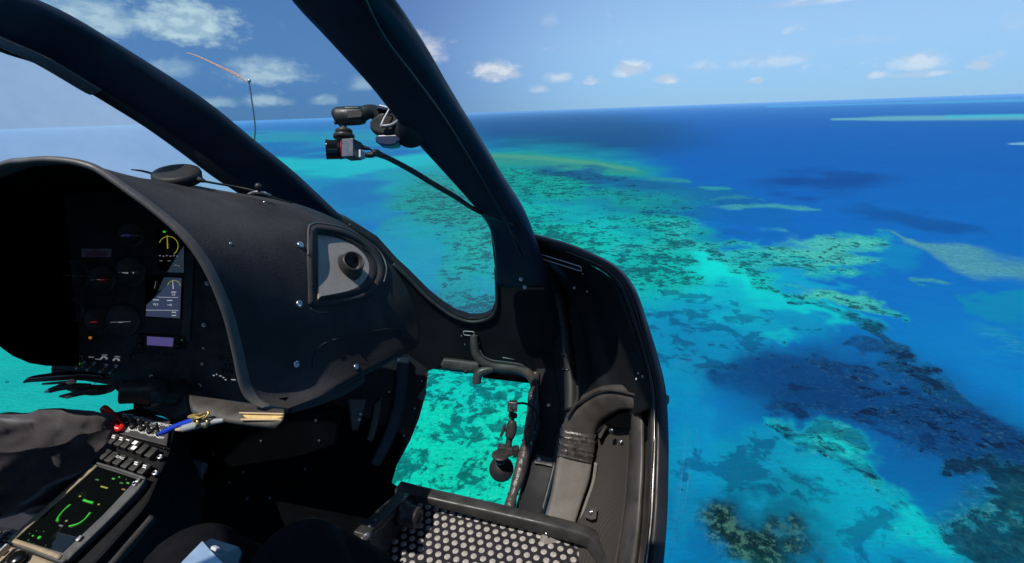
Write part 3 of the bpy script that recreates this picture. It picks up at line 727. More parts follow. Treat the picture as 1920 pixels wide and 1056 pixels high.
# riveted box at the left of the tray
PBx = Plane((766, 926, 1.19), (690, 1003, 1.0), (690, 1120, 1.06))
box = slab('floor_box', PBx, [(768, 926), (786, 936), (796, 985), (768, 1003), (742, 1032), (700, 1070), (680, 1120), (668, 1120), (676, 1050), (688, 1003)], .03, M['plastic'], heli, .002)
beam('riveted_edge', [D(752, 921, 1.205), D(700, 972, 1.08), (D(668, 1004, 1.0)), D(658, 1040, .99), D(640, 1100, .97)], [D(768, 926, 1.19), D(716, 977, 1.065), D(690, 1003, .995), D(680, 1040, .985), D(668, 1100, .965)], .02, M['tape'], box, e=.35)
for i in range(7):
    t = i / 6; p = D(757 + (694 - 757) * t, 927 + (985 - 927) * t, 1.193 + (1.03 - 1.193) * t); screw(p + CF * -.004, -CF + CU * .4, box, 1.0, ME_RIVETL, 'rivet')
for a in [(678, 1022), (675, 1052)]: screw(D(*a, .985) + CF * -.003, -CF + CR * .3, box, 1.1, ME_RIVETL, 'rivet')
screw(D(688, 1006, .99), -CF + CR * .5, box, 2.2, ME_RIVETL, 'rivet')
for a in [(712, 1000), (705, 1030), (735, 1010)]: screw(PBx.at(*a, .001), PBx.n, box, .8, ME_RIVETL, 'rivet')
kax = (PBx.n * .9 - CF * .25 + CR * .5).normalized()
lathe('round_stop', [(.0, -.012), (.027, -.012), (.0285, -.002), (.0285, .002), (.025, .004), (.0245, .034), (.023, .036), (.012, .0365), (.012, .033), (0.0, .033)], M['plastic'], box, D(759, 965, 1.145), kax)
# post between chin window and door
vl = [(1000, 660), (1004, 715), (1002, 770), (996, 823), (986, 872), (972, 925), (958, 985), (945, 1040)]; vr = [(1062, 660), (1060, 720), (1056, 770), (1048, 822), (1040, 872), (1026, 925), (1012, 985), (1000, 1040)]
vd = [1.47, 1.45, 1.41, 1.37, 1.32, 1.27, 1.21, 1.17]
vpost = beam('chin_window_post', [D(*a, d) for a, d in zip(vl, vd)], [D(*a, d - .02) for a, d in zip(vr, vd)], .05, M['black'], heli, e=.22)
def on_post(t, s_):                                   # t: 0..7 along, s_: across
    i = min(int(t), 6); f = t - i
    a = D(*vl[i], vd[i]).lerp(D(*vl[i + 1], vd[i + 1]), f); b = D(*vr[i], vd[i] - .02).lerp(D(*vr[i + 1], vd[i + 1] - .02), f)
    return a.lerp(b, s_)
PV = Plane((1002, 770, 1.41), (1056, 770, 1.39), (972, 925, 1.27))
for a in [(1029, 762), (1011, 863), (983, 970), (1003, 812)]: screw(PV.at(*a, .006 if a[1] != 812 else .004), PV.n, vpost, 1.15 if a[1] != 812 else .5)
for (x, y) in [(1011, 863), (984, 968)]:
    slab('clip_bracket', PV, [(x - 7, y - 10), (x + 8, y - 8), (x + 10, y - 6), (x + 30, y - 2), (x + 27, y + 14), (x + 6, y + 9), (x - 9, y + 7)], .004, M['plastic'], vpost, .001, lift=.005)
sweep('post_edge_channel', [PV.at(*a, .004) for a in [(1060, 740), (1053, 800), (1047, 830), (1039, 876), (1028, 920), (1016, 965), (1008, 1000)]], .0055, M['plastic'], vpost, n=8)
sweep('zip_edge', [PV.at(*a, .002) for a in [(1012, 740), (1008, 790), (1001, 825), (996, 845), (986, 890), (974, 932), (966, 972)]], .0022, M['alu'], vpost, n=6)
# padded tube lashed to the post, in vinyl sleeves
tc_ = [(1003, 700), (1003, 722), (1000, 742), (998, 770), (991, 812), (988, 826), (985, 842), (976, 880), (968, 908), (962, 926), (957, 945), (948, 980), (938, 1020)]
tr_ = [9, 7, 10, 10, 9.5, 7.5, 10.5, 11.5, 10.5, 8.2, 11, 10.5, 10]
td_ = [1.45, 1.43, 1.41, 1.39, 1.345, 1.335, 1.32, 1.285, 1.26, 1.245, 1.23, 1.20, 1.17]
pad = sweep('padded_tube', [D(*a, d) for a, d in zip(tc_, td_)], [r_ * d / FPX for r_, d in zip(tr_, td_)], M['pad'], heli, n=16)
for i in (1, 5, 9):
    sweep('lashing', [D(tc_[i][0] + math.cos(t) * (tr_[i] + 1.2) * 1.0, tc_[i][1] + math.sin(t) * (tr_[i] + 1) * .35, td_[i] - math.sin(t) * .009) for t in [k * math.pi / 5 for k in range(10)]], .0022, M['rubber'], pad, closed=True, n=6, k=2)
# chin window top bar, hinge tube and brackets
PT = Plane((830, 680, 1.47), (960, 690, 1.47), (900, 640, 1.50))
bar = beam('chin_window_bar', [D(832, 672, 1.47), D(860, 675, 1.47), D(900, 680, 1.47)], [D(822, 692, 1.47), D(858, 696, 1.47), D(900, 702, 1.47)], .03, M['elbow'], heli, e=.6)
for a in [(824, 688), (874, 697)]: lathe('bolt', [(0, -.004), (.007, -.004), (.007, .004), (.004, .005), (.004, .009), (0, .009)], M['plastic'], bar, D(*a, 1.45), -CF + CU * .3, 10)
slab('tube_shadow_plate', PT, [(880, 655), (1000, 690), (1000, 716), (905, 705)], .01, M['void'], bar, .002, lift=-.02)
tube = sweep('curved_tube', [D(*a, 1.43) for a in [(889, 628), (890, 652), (895, 668), (910, 681), (933, 688), (962, 691), (984, 697), (997, 708), (1003, 726)]], [.012, .0125, .013, .014, .0145, .0145, .0145, .014, .013], M['elbow'], heli, n=18)
sweep('tube_branch', [D(*a, 1.425) for a in [(925, 692), (912, 694), (901, 698), (895, 706), (894, 719)]], [.010, .012, .0135, .0135, .0125], M['elbow'], tube, n=16)
sweep('tube_seam', [D(*a, 1.418) for a in [(900, 657), (908, 669), (925, 676), (950, 679), (978, 684), (985, 693), (992, 706)]], .0018, M['alu'], tube, n=6)
brk = slab('hinge_bracket', PT, [(946, 661), (964, 664), (975, 680), (942, 675)], .006, M['scoop'], heli, .001, lift=.025)
for a, r_ in [((954, 655), .0055), ((973, 657), .0048), ((963, 665), .004)]: lathe('bolt', [(0, 0), (r_, 0), (r_, .006), (r_ * .6, .009), (0, .0095)], M['plastic'], brk, PT.at(*a, .028), PT.n, 10)
def slot(name, pl, corners, r, mat_, parent, rc=.35):
    # thin raised outline of a rounded slot
    p = [Vector((x, y)) for x, y in corners]; out = []
    for i in range(4):
        a, b, c = p[i - 1], p[i], p[(i + 1) % 4]; m_ = min((a - b).length, (c - b).length) * rc
        u_, w_ = b + (a - b).normalized() * m_, b + (c - b).normalized() * m_
        for t in (0, .5, 1): out.append(u_.lerp(b, t).lerp(b.lerp(w_, t), t))
    return sweep(name, [pl.at(q.x, q.y, .003) for q in out], r, mat_, parent, k=1, closed=True, n=6)
slot('vent_slot', PW, [(869, 620), (889, 621), (890, 629), (870, 627)], .0011, M['slot'], frame)
for a in [(872, 645), (866, 629), (893, 632), (899, 643)]: screw(PW.at(*a, .003), PW.n, frame, .5)
for a, d in [((977, 524), 1.17), ((984, 539), 1.18)]: screw(D(*a, d), -CF - CR * .3, pillar, 1.1)

# ================================================================== windows
def pane(name, pl, poly, m_):
    return slab(name, pl, poly, .003, m_, heli)
pane('windscreen_pane', Plane((-100, 100, .95), (500, 340, 1.30), (0, 330, 1.20)), [(-420, -160), (60, -20), (300, 160), (500, 320), (640, 425), (500, 410), (150, 345), (-420, 470)], M['glassl'])
pane('windscreen_pane', Plane((100, 0, .87), (640, 0, .75), (800, 480, 1.42)), [(-180, -150), (520, -150), (620, 10), (740, 160), (880, 335), (950, 440), (950, 580), (905, 612), (850, 604), (755, 530), (690, 455), (620, 420), (480, 300), (240, 120), (30, 30)], M['glassm'])
pane('chin_window', Plane((810, 700, 1.56), (960, 960, 1.36), (1000, 720, 1.50)), [(780, 680), (1010, 700), (1010, 780), (960, 985), (690, 925)], M['glassc'])
loft('side_window', [[D(560, -260, .60), D(700, -40, .68), D(872, 226, .90), D(992, 432, 1.24)], [D(1000, -330, .62), D(1050, -100, .75), D(1080, 230, 1.0), D(1160, 506, 1.18)], [D(1650, -420, .40), D(1500, -150, .50), D(1450, 300, .60), D(1243, 820, .93)], [D(2700, -500, .26), D(2300, -200, .30), D(2300, 500, .30), D(1252, 1220, .62)]], M['glasss'], heli, 5, 5)

# ================================================================== roof pieces shaped to cast shade, rear wall and sill (above and behind the picture)
def bx(name, a, b, m_, parent, bev=.01):
    (x0, y0, z0), (x1, y1, z1) = a, b
    return prism(name, [Vector((x0, y0, z1)), Vector((x1, y0, z1)), Vector((x1, y1, z1)), Vector((x0, y1, z1))], Vector((0, 0, z0 - z1)), m_, parent, bev)
bx('roof_panel', (0.0, -1.2, .32), (.62, 1.22, .36), M['void'], heli)
bx('roof_panel', (-.14, .68, .32), (-.003, 1.22, .36), M['void'], heli)  # unseen strip added to keep the sun off the upper door
bx('roof_panel', (-.62, -1.2, .32), (-.003, .20, .36), M['void'], heli)
bx('roof_panel', (-1.55, -1.2, .32), (-.623, .02, .36), M['void'], heli)
bx('rear_wall', (-1.5, -1.24, -.95), (.6, -1.21, .318), M['void'], heli)
bx('cabin_floor', (-1.5, -1.2, -.99), (.16, .60, -.965), M['mat'], heli)
bx('cabin_floor', (-1.7, .603, -.99), (-.86, 1.3, -.965), M['mat'], heli)
# ================================================================== right hand door
door = thing('cabin_door', 'black right hand cabin door below its side window, with dark moulded panel and worn outer rim', 'helicopter door', (.22, .9, -.7))
ro = [(986, 434), (998, 442), (1065, 463), (1112, 481), (1143, 496), (1164, 514), (1178, 534), (1188, 556), (1202, 600), (1216, 650), (1229, 705), (1235, 750), (1235, 820), (1233, 885), (1229, 970), (1220, 1056), (1208, 1130)]
ri = [(974, 446), (986, 456), (1056, 478), (1100, 496), (1129, 511), (1148, 528), (1161, 546), (1170, 568), (1184, 610), (1199, 658), (1213, 710), (1219, 752), (1221, 820), (1219, 885), (1214, 970), (1204, 1056), (1192, 1130)]
rd = [1.22, 1.21, 1.17, 1.13, 1.10, 1.075, 1.05, 1.03, 1.0, .965, .93, .905, .87, .84, .80, .755, .71]
rimo = beam('door_rim', [D(*a, d + .015) for a, d in zip(ri, rd)], [D(*a, d) for a, d in zip(ro, rd)], .03, M['rimp'], door, k=4, e=.6)
hl = [(a[0] + (b[0] - a[0]) * .42, a[1] + (b[1] - a[1]) * .42) for a, b in zip(ri, ro)]
sweep('rim_seal', [D(*a, d + .001) for a, d in zip(hl[2:], rd[2:])], .0026, M['gloss'], rimo, n=8)
sweep('rim_worn_edge', [D(x + 1.0, y, d - .002) for (x, y), d in zip(hl[12:], rd[12:])], .0011, M['worn'], rimo, n=6)  # thin pale line, paints the highlight along the rim
# moulded panel
rowA = [((980, 450), 1.24), ((1056, 476), 1.19), ((1106, 498), 1.15), ((1150, 528), 1.10), ((1172, 568), 1.06), ((1200, 655), .995), ((1216, 712), .96), ((1226, 762), .935)]
rowB = [((978, 462), 1.34), ((1040, 498), 1.33), ((1080, 530), 1.31), ((1112, 566), 1.28), ((1130, 610), 1.24), ((1150, 680), 1.18), ((1160, 735), 1.14), ((1170, 790), 1.11)]
rowB2 = [((976, 466), 1.36), ((1020, 506), 1.37), ((1056, 545), 1.36), ((1080, 590), 1.33), ((1096, 640), 1.29), ((1110, 700), 1.235), ((1118, 750), 1.20), ((1126, 810), 1.16)]
rowC = [((974, 470), 1.38), ((1000, 520), 1.42), ((1015, 570), 1.44), ((1026, 620), 1.44), ((1034, 670), 1.42), ((1044, 720), 1.38), ((1050, 770), 1.34), ((1052, 830), 1.28)]
loft('door_panel', [[D(*a, d) for a, d in r] for r in (rowA, rowB, rowB2, rowC)], M['black'], door, 6, 6, thick=.004)
PD = Plane((995, 475, 1.225), (1092, 504, 1.155), (1060, 560, 1.24))
slot('label_slot', PD, [(996, 470), (1090, 499), (1092, 508), (994, 477)], .0012, M['slot'], door, .3)
screw(PD.at(1094, 512, .004), PD.n, door, .5)
sweep('panel_strip', [D(*a, d) for a, d in [((965, 426), 1.07), ((972, 445), 1.12), ((984, 468), 1.17), ((994, 482), 1.24)]], .0035, M['post'], door, n=8)
for a, d in [((1077, 540), 1.31), ((1101, 547), 1.29), ((1197, 700), 1.0), ((1205, 706), .99), ((1193, 711), 1.005)]: screw(D(*a, d - .02), -CF - CR * .5, door, .9 if a[0] < 1100 else .6)
# lower liner: knit trim, ridge, groove
cols = [
    [((1100, 790), 1.23), ((1096, 850), 1.22), ((1084, 920), 1.20), ((1062, 990), 1.18), ((1040, 1060), 1.15), ((1020, 1140), 1.10)],
    [((1150, 770), 1.16), ((1150, 850), 1.14), ((1142, 920), 1.12), ((1128, 990), 1.08), ((1112, 1060), 1.03), ((1090, 1140), .97)],
    [((1182, 770), 1.10), ((1180, 850), 1.08), ((1176, 920), 1.05), ((1168, 990), 1.0), ((1156, 1060), .95), ((1140, 1140), .89)]]
loft('knit_trim', [[D(*a, d) for a, d in r] for r in cols], M['knit'], door, 6, 5, thick=.003)
c2 = [
    [((1181, 735), 1.10), ((1180, 850), 1.075), ((1176, 920), 1.045), ((1168, 990), .995), ((1157, 1060), .945), ((1141, 1140), .885)],
    [((1189, 735), 1.06), ((1187, 850), 1.035), ((1184, 920), 1.0), ((1177, 990), .955), ((1167, 1060), .905), ((1152, 1140), .85)],
    [((1204, 735), 1.05), ((1204, 850), 1.0), ((1201, 920), .965), ((1196, 990), .92), ((1187, 1060), .87), ((1175, 1140), .82)],
    [((1208, 735), 1.07), ((1209, 850), 1.03), ((1207, 920), .995), ((1203, 990), .95), ((1196, 1060), .90), ((1184, 1140), .85)],
    [((1216, 735), 1.04), ((1218, 850), .99), ((1218, 920), .955), ((1216, 990), .905), ((1210, 1060), .86), ((1200, 1140), .81)],
    [((1224, 735), .96), ((1224, 850), .87), ((1221, 920), .835), ((1217, 990), .80), ((1208, 1060), .765), ((1196, 1140), .715)]]
loft('liner_ridge', [[D(*a, d) for a, d in r] for r in c2], M['elbow'], door, 4, 5, thick=.003)
for a, d in [((1165, 828), 1.105), ((1155, 952), 1.075)]: screw(D(*a, d), -CF - CR * .6 + CU * .3, door, .75)
# ================================================================== air duct
duct = thing('air_duct', 'worn grey air duct with black elbow and silvery tape joint running down beside the door', 'air duct', D(1070, 900, 1.15))
et = [(1222, 743), (1199, 746), (1175, 740), (1148, 735), (1121, 737), (1098, 749), (1078, 765), (1064, 785), (1056, 812), (1053, 830)]
eb = [(1222, 766), (1201, 772), (1180, 772), (1164, 774), (1147, 782), (1135, 791), (1127, 800), (1121, 812), (1118, 824), (1116, 838)]
ed = [1.0, 1.03, 1.06, 1.09, 1.115, 1.135, 1.15, 1.16, 1.165, 1.165]
elb = beam('duct_elbow', [D(*a, d) for a, d in zip(et, ed)], [D(*a, d) for a, d in zip(eb, ed)], .05, M['elbow'], duct, k=4, e=.6, n=20)
sweep('elbow_lip', [D(x, y - 3, d + .0) for (x, y), d in zip(et[1:8], ed[1:8])], .003, M['plastic'], elb, n=8)
sweep('elbow_rib', [D(*a, 1.155) for a in [(1082, 724), (1083, 740), (1080, 757), (1070, 772)]], [.004, .004, .004, .003], M['plastic'], elb, n=8)
beam('elbow_flange', [D(*a, d) for a, d in [((1150, 784), 1.12), ((1137, 796), 1.14), ((1129, 808), 1.15), ((1122, 822), 1.155)]], [D(*a, d) for a, d in [((1152, 790), 1.12), ((1141, 801), 1.14), ((1134, 811), 1.15), ((1127, 824), 1.155)]], .02, M['elbow'], elb, e=.4)
lathe('bolt', [(0, 0), (.006, 0), (.006, .005), (.003, .006), (.003, .014), (0, .014)], M['steel'], elb, D(1146, 808, 1.11), -CF + CU * .5, 8)
slab('elbow_foot', Plane((1160, 790, 1.10), (1215, 790, 1.02), (1190, 830, 1.05)), [(1130, 795), (1160, 776), (1222, 772), (1226, 812), (1210, 826), (1196, 824), (1182, 806), (1150, 802)], .02, M['void'], elb, .003)
tl_ = [(1055, 812), (1053, 826), (1051, 840), (1049, 855)]; tr2 = [(1120, 822), (1119, 838), (1117, 854), (1113, 870)]
# wrapped tape: uneven raised turns
rows_l, rows_r, dd = [], [], []
for i in range(15):
    t = i / 14; f = t * 3; k_ = min(int(f), 2); g = f - k_
    lx = tl_[k_][0] + (tl_[k_ + 1][0] - tl_[k_][0]) * g; ly = tl_[k_][1] + (tl_[k_ + 1][1] - tl_[k_][1]) * g
    rx = tr2[k_][0] + (tr2[k_ + 1][0] - tr2[k_][0]) * g; ry = tr2[k_][1] + (tr2[k_ + 1][1] - tr2[k_][1]) * g
    j = random.uniform(-.7, 1.1); jj = random.uniform(-1.5, 1.5)
    rows_l.append(D(lx - j, ly + jj, 1.155 - abs(j) * .002)); rows_r.append(D(rx + j, ry - jj, 1.155 - abs(j) * .002)); dd.append(.054 + j * .004)
beam('tape_wrap', rows_l, rows_r, dd, M['tape'], duct, k=2, e=.55, n=28)
dl_ = [(1050, 851), (1041, 902), (1033, 943), (1021, 984), (1010, 1025)]; dr_ = [(1112, 864), (1106, 902), (1092, 944), (1077, 992), (1063, 1035)]
dct = beam('duct_run', [D(*a, d) for a, d in zip(dl_, [1.16, 1.155, 1.15, 1.14, 1.12])], [D(*a, d) for a, d in zip(dr_, [1.16, 1.155, 1.15, 1.14, 1.12])], .045, M['duct'], duct, k=6, e=.3, n=20)
beam('duct_flange', [D(*a, d) for a, d in [((1114, 868), 1.168), ((1109, 904), 1.163), ((1095, 945), 1.158), ((1080, 995), 1.148), ((1066, 1036), 1.13)]], [D(*a, d) for a, d in [((1121, 870), 1.166), ((1115, 906), 1.161), ((1101, 947), 1.156), ((1086, 998), 1.146), ((1072, 1040), 1.128)]], .03, M['duct'], dct, e=.3)
PK = Plane((1108, 950, 1.125), (1120, 960, 1.10), (1105, 975, 1.11))
slab('duct_clip', PK, [(1100, 950), (1120, 953), (1118, 974), (1110, 976), (1097, 970)], .004, M['elbow'], duct, .0015, lift=.004)
screw(PK.at(1112, 961, .005), PK.n, duct, 1.25)
# dark wrapped hose running up the door panel
hose = sweep('air_hose', [D(*a, d) for a, d in [((1046, 548), 1.33), ((1056, 590), 1.31), ((1064, 640), 1.28), ((1069, 690), 1.245), ((1071, 735), 1.21), ((1070, 770), 1.18)]], [.012, .014, .015, .0155, .0155, .0155], M['rubber'], duct, n=14)
for a, d in [((1060, 612), 1.285), ((1066, 663), 1.25), ((1067, 690), 1.23)]:
    sweep('hose_band', [D(a[0] + math.cos(t) * 12.5, a[1] + math.sin(t) * 4, d + .012 - math.sin(t) * .014) for t in [k * math.pi / 5 for k in range(10)]], .0022, M['gloss'], hose, closed=True, n=6, k=2)

# ================================================================== instrument console
con = thing('instrument_console', 'black arched instrument hood over a dark gauge panel, with a round side air vent', 'instrument console', Wy(420, 700, .85))
near = [(-235, 640), (-215, 520), (-170, 432), (-100, 350), (0, 304), (43, 297), (83, 294), (125, 297), (158, 304), (188, 317), (239, 353), (290, 391), (341, 436), (376, 480), (402, 528), (427, 592), (443, 655), (454, 708), (463, 735), (476, 752), (497, 763), (534, 768)]
far = [(-160, 620), (-60, 450), (0, 390), (60, 350), (130, 336), (165, 333), (200, 331), (262, 334), (300, 339), (350, 345), (420, 358), (490, 369), (552, 381), (615, 404), (662, 430), (706, 470), (742, 508), (770, 556), (784, 602), (786, 640), (762, 664), (684, 700)]
yn = [.68] * 22; yf = [1.0] * 8 + [1.02, 1.04, 1.06, 1.07, 1.08, 1.10, 1.11, 1.12, 1.13, 1.135, 1.13, 1.10, 1.05, .95]
N0 = [Wy(*a, y) for a, y in zip(near, yn)]; F0 = [Wy(*a, y) for a, y in zip(far, yf)]
axis0 = Vector((-.78, .68, -.42)); axis1 = Vector((-.72, 1.05, -.48))
def infl(p, c, k_, dy=0.0):
    v_ = p - c; v_.y = 0; l = v_.length
    return p + v_ * (k_ / l) + Vector((0, dy, 0))
rows = [[infl(p.lerp(q, .88), axis0.lerp(axis1, .88), -.034) for p, q in zip(N0, F0)], [infl(p, axis0, -.014, .03) for p in N0], [infl(p, axis0, -.010, .004) for p in N0], [infl(p, axis0, -.005, -.003) for p in N0], N0]
rows.append([infl(p.lerp(q, .02), axis0, .002) for p, q in zip(N0, F0)])
for t in (.06, .14, .22, .30, .38, .46, .54, .62, .70, .78, .86, .93):
    rows.append([infl(p.lerp(q, t), axis0.lerp(axis1, t), .012 * math.sin(math.pi * t) * min(1, max(-.5, (i_ - 10) / 3))) for i_, (p, q) in enumerate(zip(N0, F0))])
rows += [F0, [infl(p, axis1, -.008, .012) for p in F0], [infl(p, axis1, -.03, .025) for p in F0], [infl(p, axis1, -.10, .035) for p in F0]]
# pocket of the side vent: cells of the hood inside this outline are left out
pocket = [(590, 436), (600, 436), (640, 443), (672, 458), (694, 478), (705, 500), (703, 520), (684, 545), (650, 556), (596, 562), (590, 540), (588, 480)]
def px_of(p):
    d_ = p.dot(CF); return 960 + FPX * p.dot(CR) / d_, 528 - FPX * p.dot(CU) / d_
def in_px(x, y, poly):
    c = False; n = len(poly)
    for i in range(n):
        (ax, ay), (bx_, by_) = poly[i], poly[i - 1]
        if (ay > y) != (by_ > y) and x < (bx_ - ax) * (y - ay) / (by_ - ay) + ax: c = not c
    return c
fine = []
for r0, r1 in zip(rows[5:-1], rows[6:]):
    for k_ in range(4): fine.append([a.lerp(b, k_ / 4) for a, b in zip(r0, r1)])
fine.append(rows[-1])
hood = loft('hood', fine, M['hood'], con, 1, 10, skip=lambda p: p.y > .70 and p.y < 1.12 and in_px(*px_of(p), pocket))
edge = loft('hood_edge', [r_[:-1] for r_ in rows[1:6]], M['edge'], hood, 2, 10)
loft('hood_lining', rows[0:2], M['void'], hood, 1, 10)
# rays meet the hood side here: fit of the smooth side surface, for what is fixed on it
from mathutils.bvhtree import BVHTree
cells = [cat(r, 10) for r in fine]; vv_ = [p for r in cells for p in r]; bvh = BVHTree.FromPolygons([tuple(p) for p in vv_], gridfaces(len(cells), len(cells[0])))
def on_hood(px, py, lift=0.0):
    h = bvh.ray_cast(Vector((0, 0, 0)), ray(px, py).normalized())
    if h[0] is None: return Wy(px, py, 1.05), Vector((.6, -.7, .3))
    n_ = h[1].normalized()
    if n_.dot(h[0]) > 0: n_ = -n_
    return h[0] + n_ * lift, n_
for a, s_ in [((562, 460), 1.5), ((560, 570), 1.5), ((554, 683), 1.5), ((667, 688), 1.4), ((432, 457), .5), ((496, 380), .8)]:
    p, n_ = on_hood(*a, .0005); screw(p, n_, hood, s_)
# vent surround: raised rounded flange, pocket walls, scoop face and the eyeball nozzle
def ringpts(poly, lift, k_=4):
    return cat([on_hood(x, y, lift)[0] for x, y in poly], k_, True)
fl_o = [(576, 434), (582, 424), (600, 422), (645, 431), (684, 452), (710, 474), (722, 502), (717, 530), (692, 556), (650, 568), (600, 574), (582, 573), (577, 560), (575, 480)]
fl_i = [(590, 438), (594, 434), (602, 434), (641, 441), (674, 457), (696, 477), (707, 500), (704, 522), (685, 546), (650, 558), (604, 563), (592, 562), (589, 552), (588, 480)]
surr = loft('vent_surround', [ringpts(fl_o, -.002) + ringpts(fl_o, -.002)[:1], ringpts(fl_o, .004) + ringpts(fl_o, .004)[:1], ringpts(fl_i, .005) + ringpts(fl_i, .005)[:1], ringpts(fl_i, -.006) + ringpts(fl_i, -.006)[:1]], M['hood'], con, 1, 1)
sweep('surround_bead', [on_hood(x, y, .004)[0] for x, y in fl_o[-1:] + fl_o[:8]], .0021, M['edge'], surr, n=8)
sc_o = [(596, 443), (600, 441), (624, 444), (656, 456), (679, 473), (691, 493), (690, 515), (675, 535), (650, 546), (604, 555), (598, 553), (597, 480)]
# scoop floor: deep on the left, flush on the right
hc, hn = on_hood(645, 500)
PL_, _ = on_hood(596, 500, -.008); PR_, _ = on_hood(692, 505, -.001); PT_, _ = on_hood(645, 448, -.005)
class P3(Plane):
    def __init__(s, a, b, c):
        s.o = a; s.n = (b - a).cross(c - a).normalized()
        if s.n.dot(a) > 0: s.n = -s.n
PS = P3(PL_, PR_, PT_)
scf = [PS.at(*a) for a in sc_o]
scoop = prism('vent_scoop', cat(scf, 4, True), -PS.n * .004, M['scoop'], con)
ri_ = cat([on_hood(x, y, .001)[0] for x, y in [(590, 438), (597, 434), (641, 441), (674, 457), (696, 477), (707, 500), (704, 522), (685, 546), (650, 558), (604, 563), (592, 561), (588, 480)]], 4, True)
wall = cat(scf, 4, True)
loft('pocket_wall', [ri_ + ri_[:1], [a.lerp(b, .5) + hn * .003 for a, b in zip(ri_ + ri_[:1], wall + wall[:1])], wall + wall[:1]], M['hood'], surr, 2, 1)
nz_ax = (PS.n * .75 - hc.normalized() * .55 + CU * .12 - CR * .12).normalized()
noz = lathe('vent_nozzle', [(0, -.01), (.030, -.01), (.031, .003), (.028, .008), (.0255, .010), (.0245, .024), (.023, .031), (.0205, .034), (.0185, .032), (.0175, .012), (0, .010)], M['plastic'], con, PS.at(653, 502, .0), nz_ax, 32)
# lower blister line on the hood side
sweep('hood_crease', [on_hood(x, y, .0005)[0] for x, y in [(586, 690), (587, 672), (594, 656), (610, 643), (650, 631), (700, 621), (735, 617), (752, 622), (753, 632)]], .0016, M['hood'], hood, n=6)
sweep('hood_crease', [on_hood(x, y, .0005)[0] for x, y in [(582, 578), (590, 584), (604, 586), (618, 585)]], .0014, M['edge'], hood, n=6)
# rounded lower lip
lipT = [Wy(540, 770, .715), Wy(600, 737, .79), Wy(650, 714, .88), Wy(683, 698, .945)]; lipB = [Wy(542, 786, .735), Wy(600, 773, .81), Wy(650, 751, .89), Wy(681, 729, .945)]
beam('hood_lower_lip', [p + Vector((0, .012, 0)) for p in lipT], [p + Vector((0, .012, 0)) for p in lipB], [.015, .05, .05, .05], M['hood'], hood, e=.75, k=8)
# left cheek of the hood, seen from inside
PC = Plane((0, 320, .86), (100, 500, .98), (0, 620, .86))
slab('hood_cheek', PC, [(-60, 322), (0, 312), (100, 320), (150, 420), (150, 686), (97, 686), (66, 681), (36, 668), (18, 655), (0, 640), (-30, 615), (-60, 580)], .012, M['void'], con, .003)

# ---- panel face
PI = Plane((150, 450, 1.02), (400, 450, 1.02), (280, 690, 1.06))
pan = slab('instrument_panel', PI, [(92, 330), (150, 316), (260, 370), (360, 450), (410, 530), (470, 745), (540, 775), (480, 790), (250, 742), (235, 722), (95, 690)], .02, M['panel'], con, .003)
slab('panel_edge_strip', PI, [(350, 470), (366, 475), (358, 640), (342, 636)], .006, M['bezeld'], pan, .001, lift=.004)
for a, s_ in [((390, 531), 1.2), ((384, 609), 1.2), ((250, 667), .8), ((383, 652), .7), ((381, 682), .9), ((303, 749), .0)][:5]: screw(PI.at(*a, .002), PI.n, pan, s_)
for a in [(288, 704), (377, 721), (101, 644), (333, 651)]: screw(PI.at(*a, .003), PI.n, pan, .9)
# warning placard
plc = slab('warning_placard', PI, [(155, 466), (210, 466), (209, 482), (155, 482)], .002, M['placard'], con, .0004, lift=.003)
for i, (x0, x1) in enumerate([(175, 187), (160, 206), (163, 204), (161, 205), (162, 203)]):
    y = 468.4 + i * 2.75; slab('print_line', PI, [(x0, y), (x1, y), (x1, y + 1.3), (x0, y + 1.3)], .0003, M['redprint'], plc, lift=.0036)
# displays
def arc_pts(pl, cx, cy, r, a0, a1, n=12, lift=.002, ky=1.0):
    return [pl.at(cx + r * math.cos(math.radians(a0 + (a1 - a0) * i / n)), cy + ky * r * math.sin(math.radians(a0 + (a1 - a0) * i / n)), lift) for i in range(n + 1)]
def needle(pl, a, b, r, m_, parent, lift=.004):
    return sweep('needle', [pl.at(*a, lift), pl.at(*b, lift)], [r, r * .5], m_, parent, k=1, n=6)
dp1 = slab('engine_display', PI, [(297, 430), (348, 432), (348, 512), (297, 510)], .006, M['screen'], con, .001, lift=.004)
sweep('scale_arc', arc_pts(PI, 319, 461, 18, -160, 55, lift=.005), .0006, M['yel'], dp1, n=5, k=1)
needle(PI, (318, 466), (317, 441), .0011, M['yel'], dp1, .006)
slab('marker', PI, [(309, 433), (314, 433), (314, 436), (309, 436)], .0006, M['green'], dp1, lift=.006)
for i in range(6): slab('tick', PI, [(302 + i * 6.5, 478 + (i % 2)), (305 + i * 6.5, 478 + (i % 2)), (305 + i * 6.5, 480 + (i % 2)), (302 + i * 6.5, 480 + (i % 2))], .0004, M['dimw'], dp1, lift=.006)
for x, y in [(303, 488), (318, 488), (330, 496), (336, 497)]: slab('tick', PI, [(x, y), (x + 5, y), (x + 5, y + 1.5), (x, y + 1.5)], .0004, M['dimw'], dp1, lift=.006)
dp2 = slab('engine_display', PI, [(275, 517), (345, 520), (342, 598), (274, 594)], .006, M['screen'], con, .001, lift=.004)
lit = slab('lit_area', PI, [(328, 523), (343, 521), (340, 596), (277, 592), (278, 571), (300, 551)], .0008, M['lcd'], dp2, lift=.0055)  # grey-blue glow, cut to paint in the screen's diagonal reflection
sweep('scale_arc', arc_pts(PI, 330, 537, 12, -165, -10, lift=.0065), .0006, M['yel'], dp2, n=5, k=1)
needle(PI, (329, 541), (328, 526), .001, M['wht'], dp2, .007)
needle(PI, (294, 540), (297, 526), .0007, M['dimw'], dp2, .007)
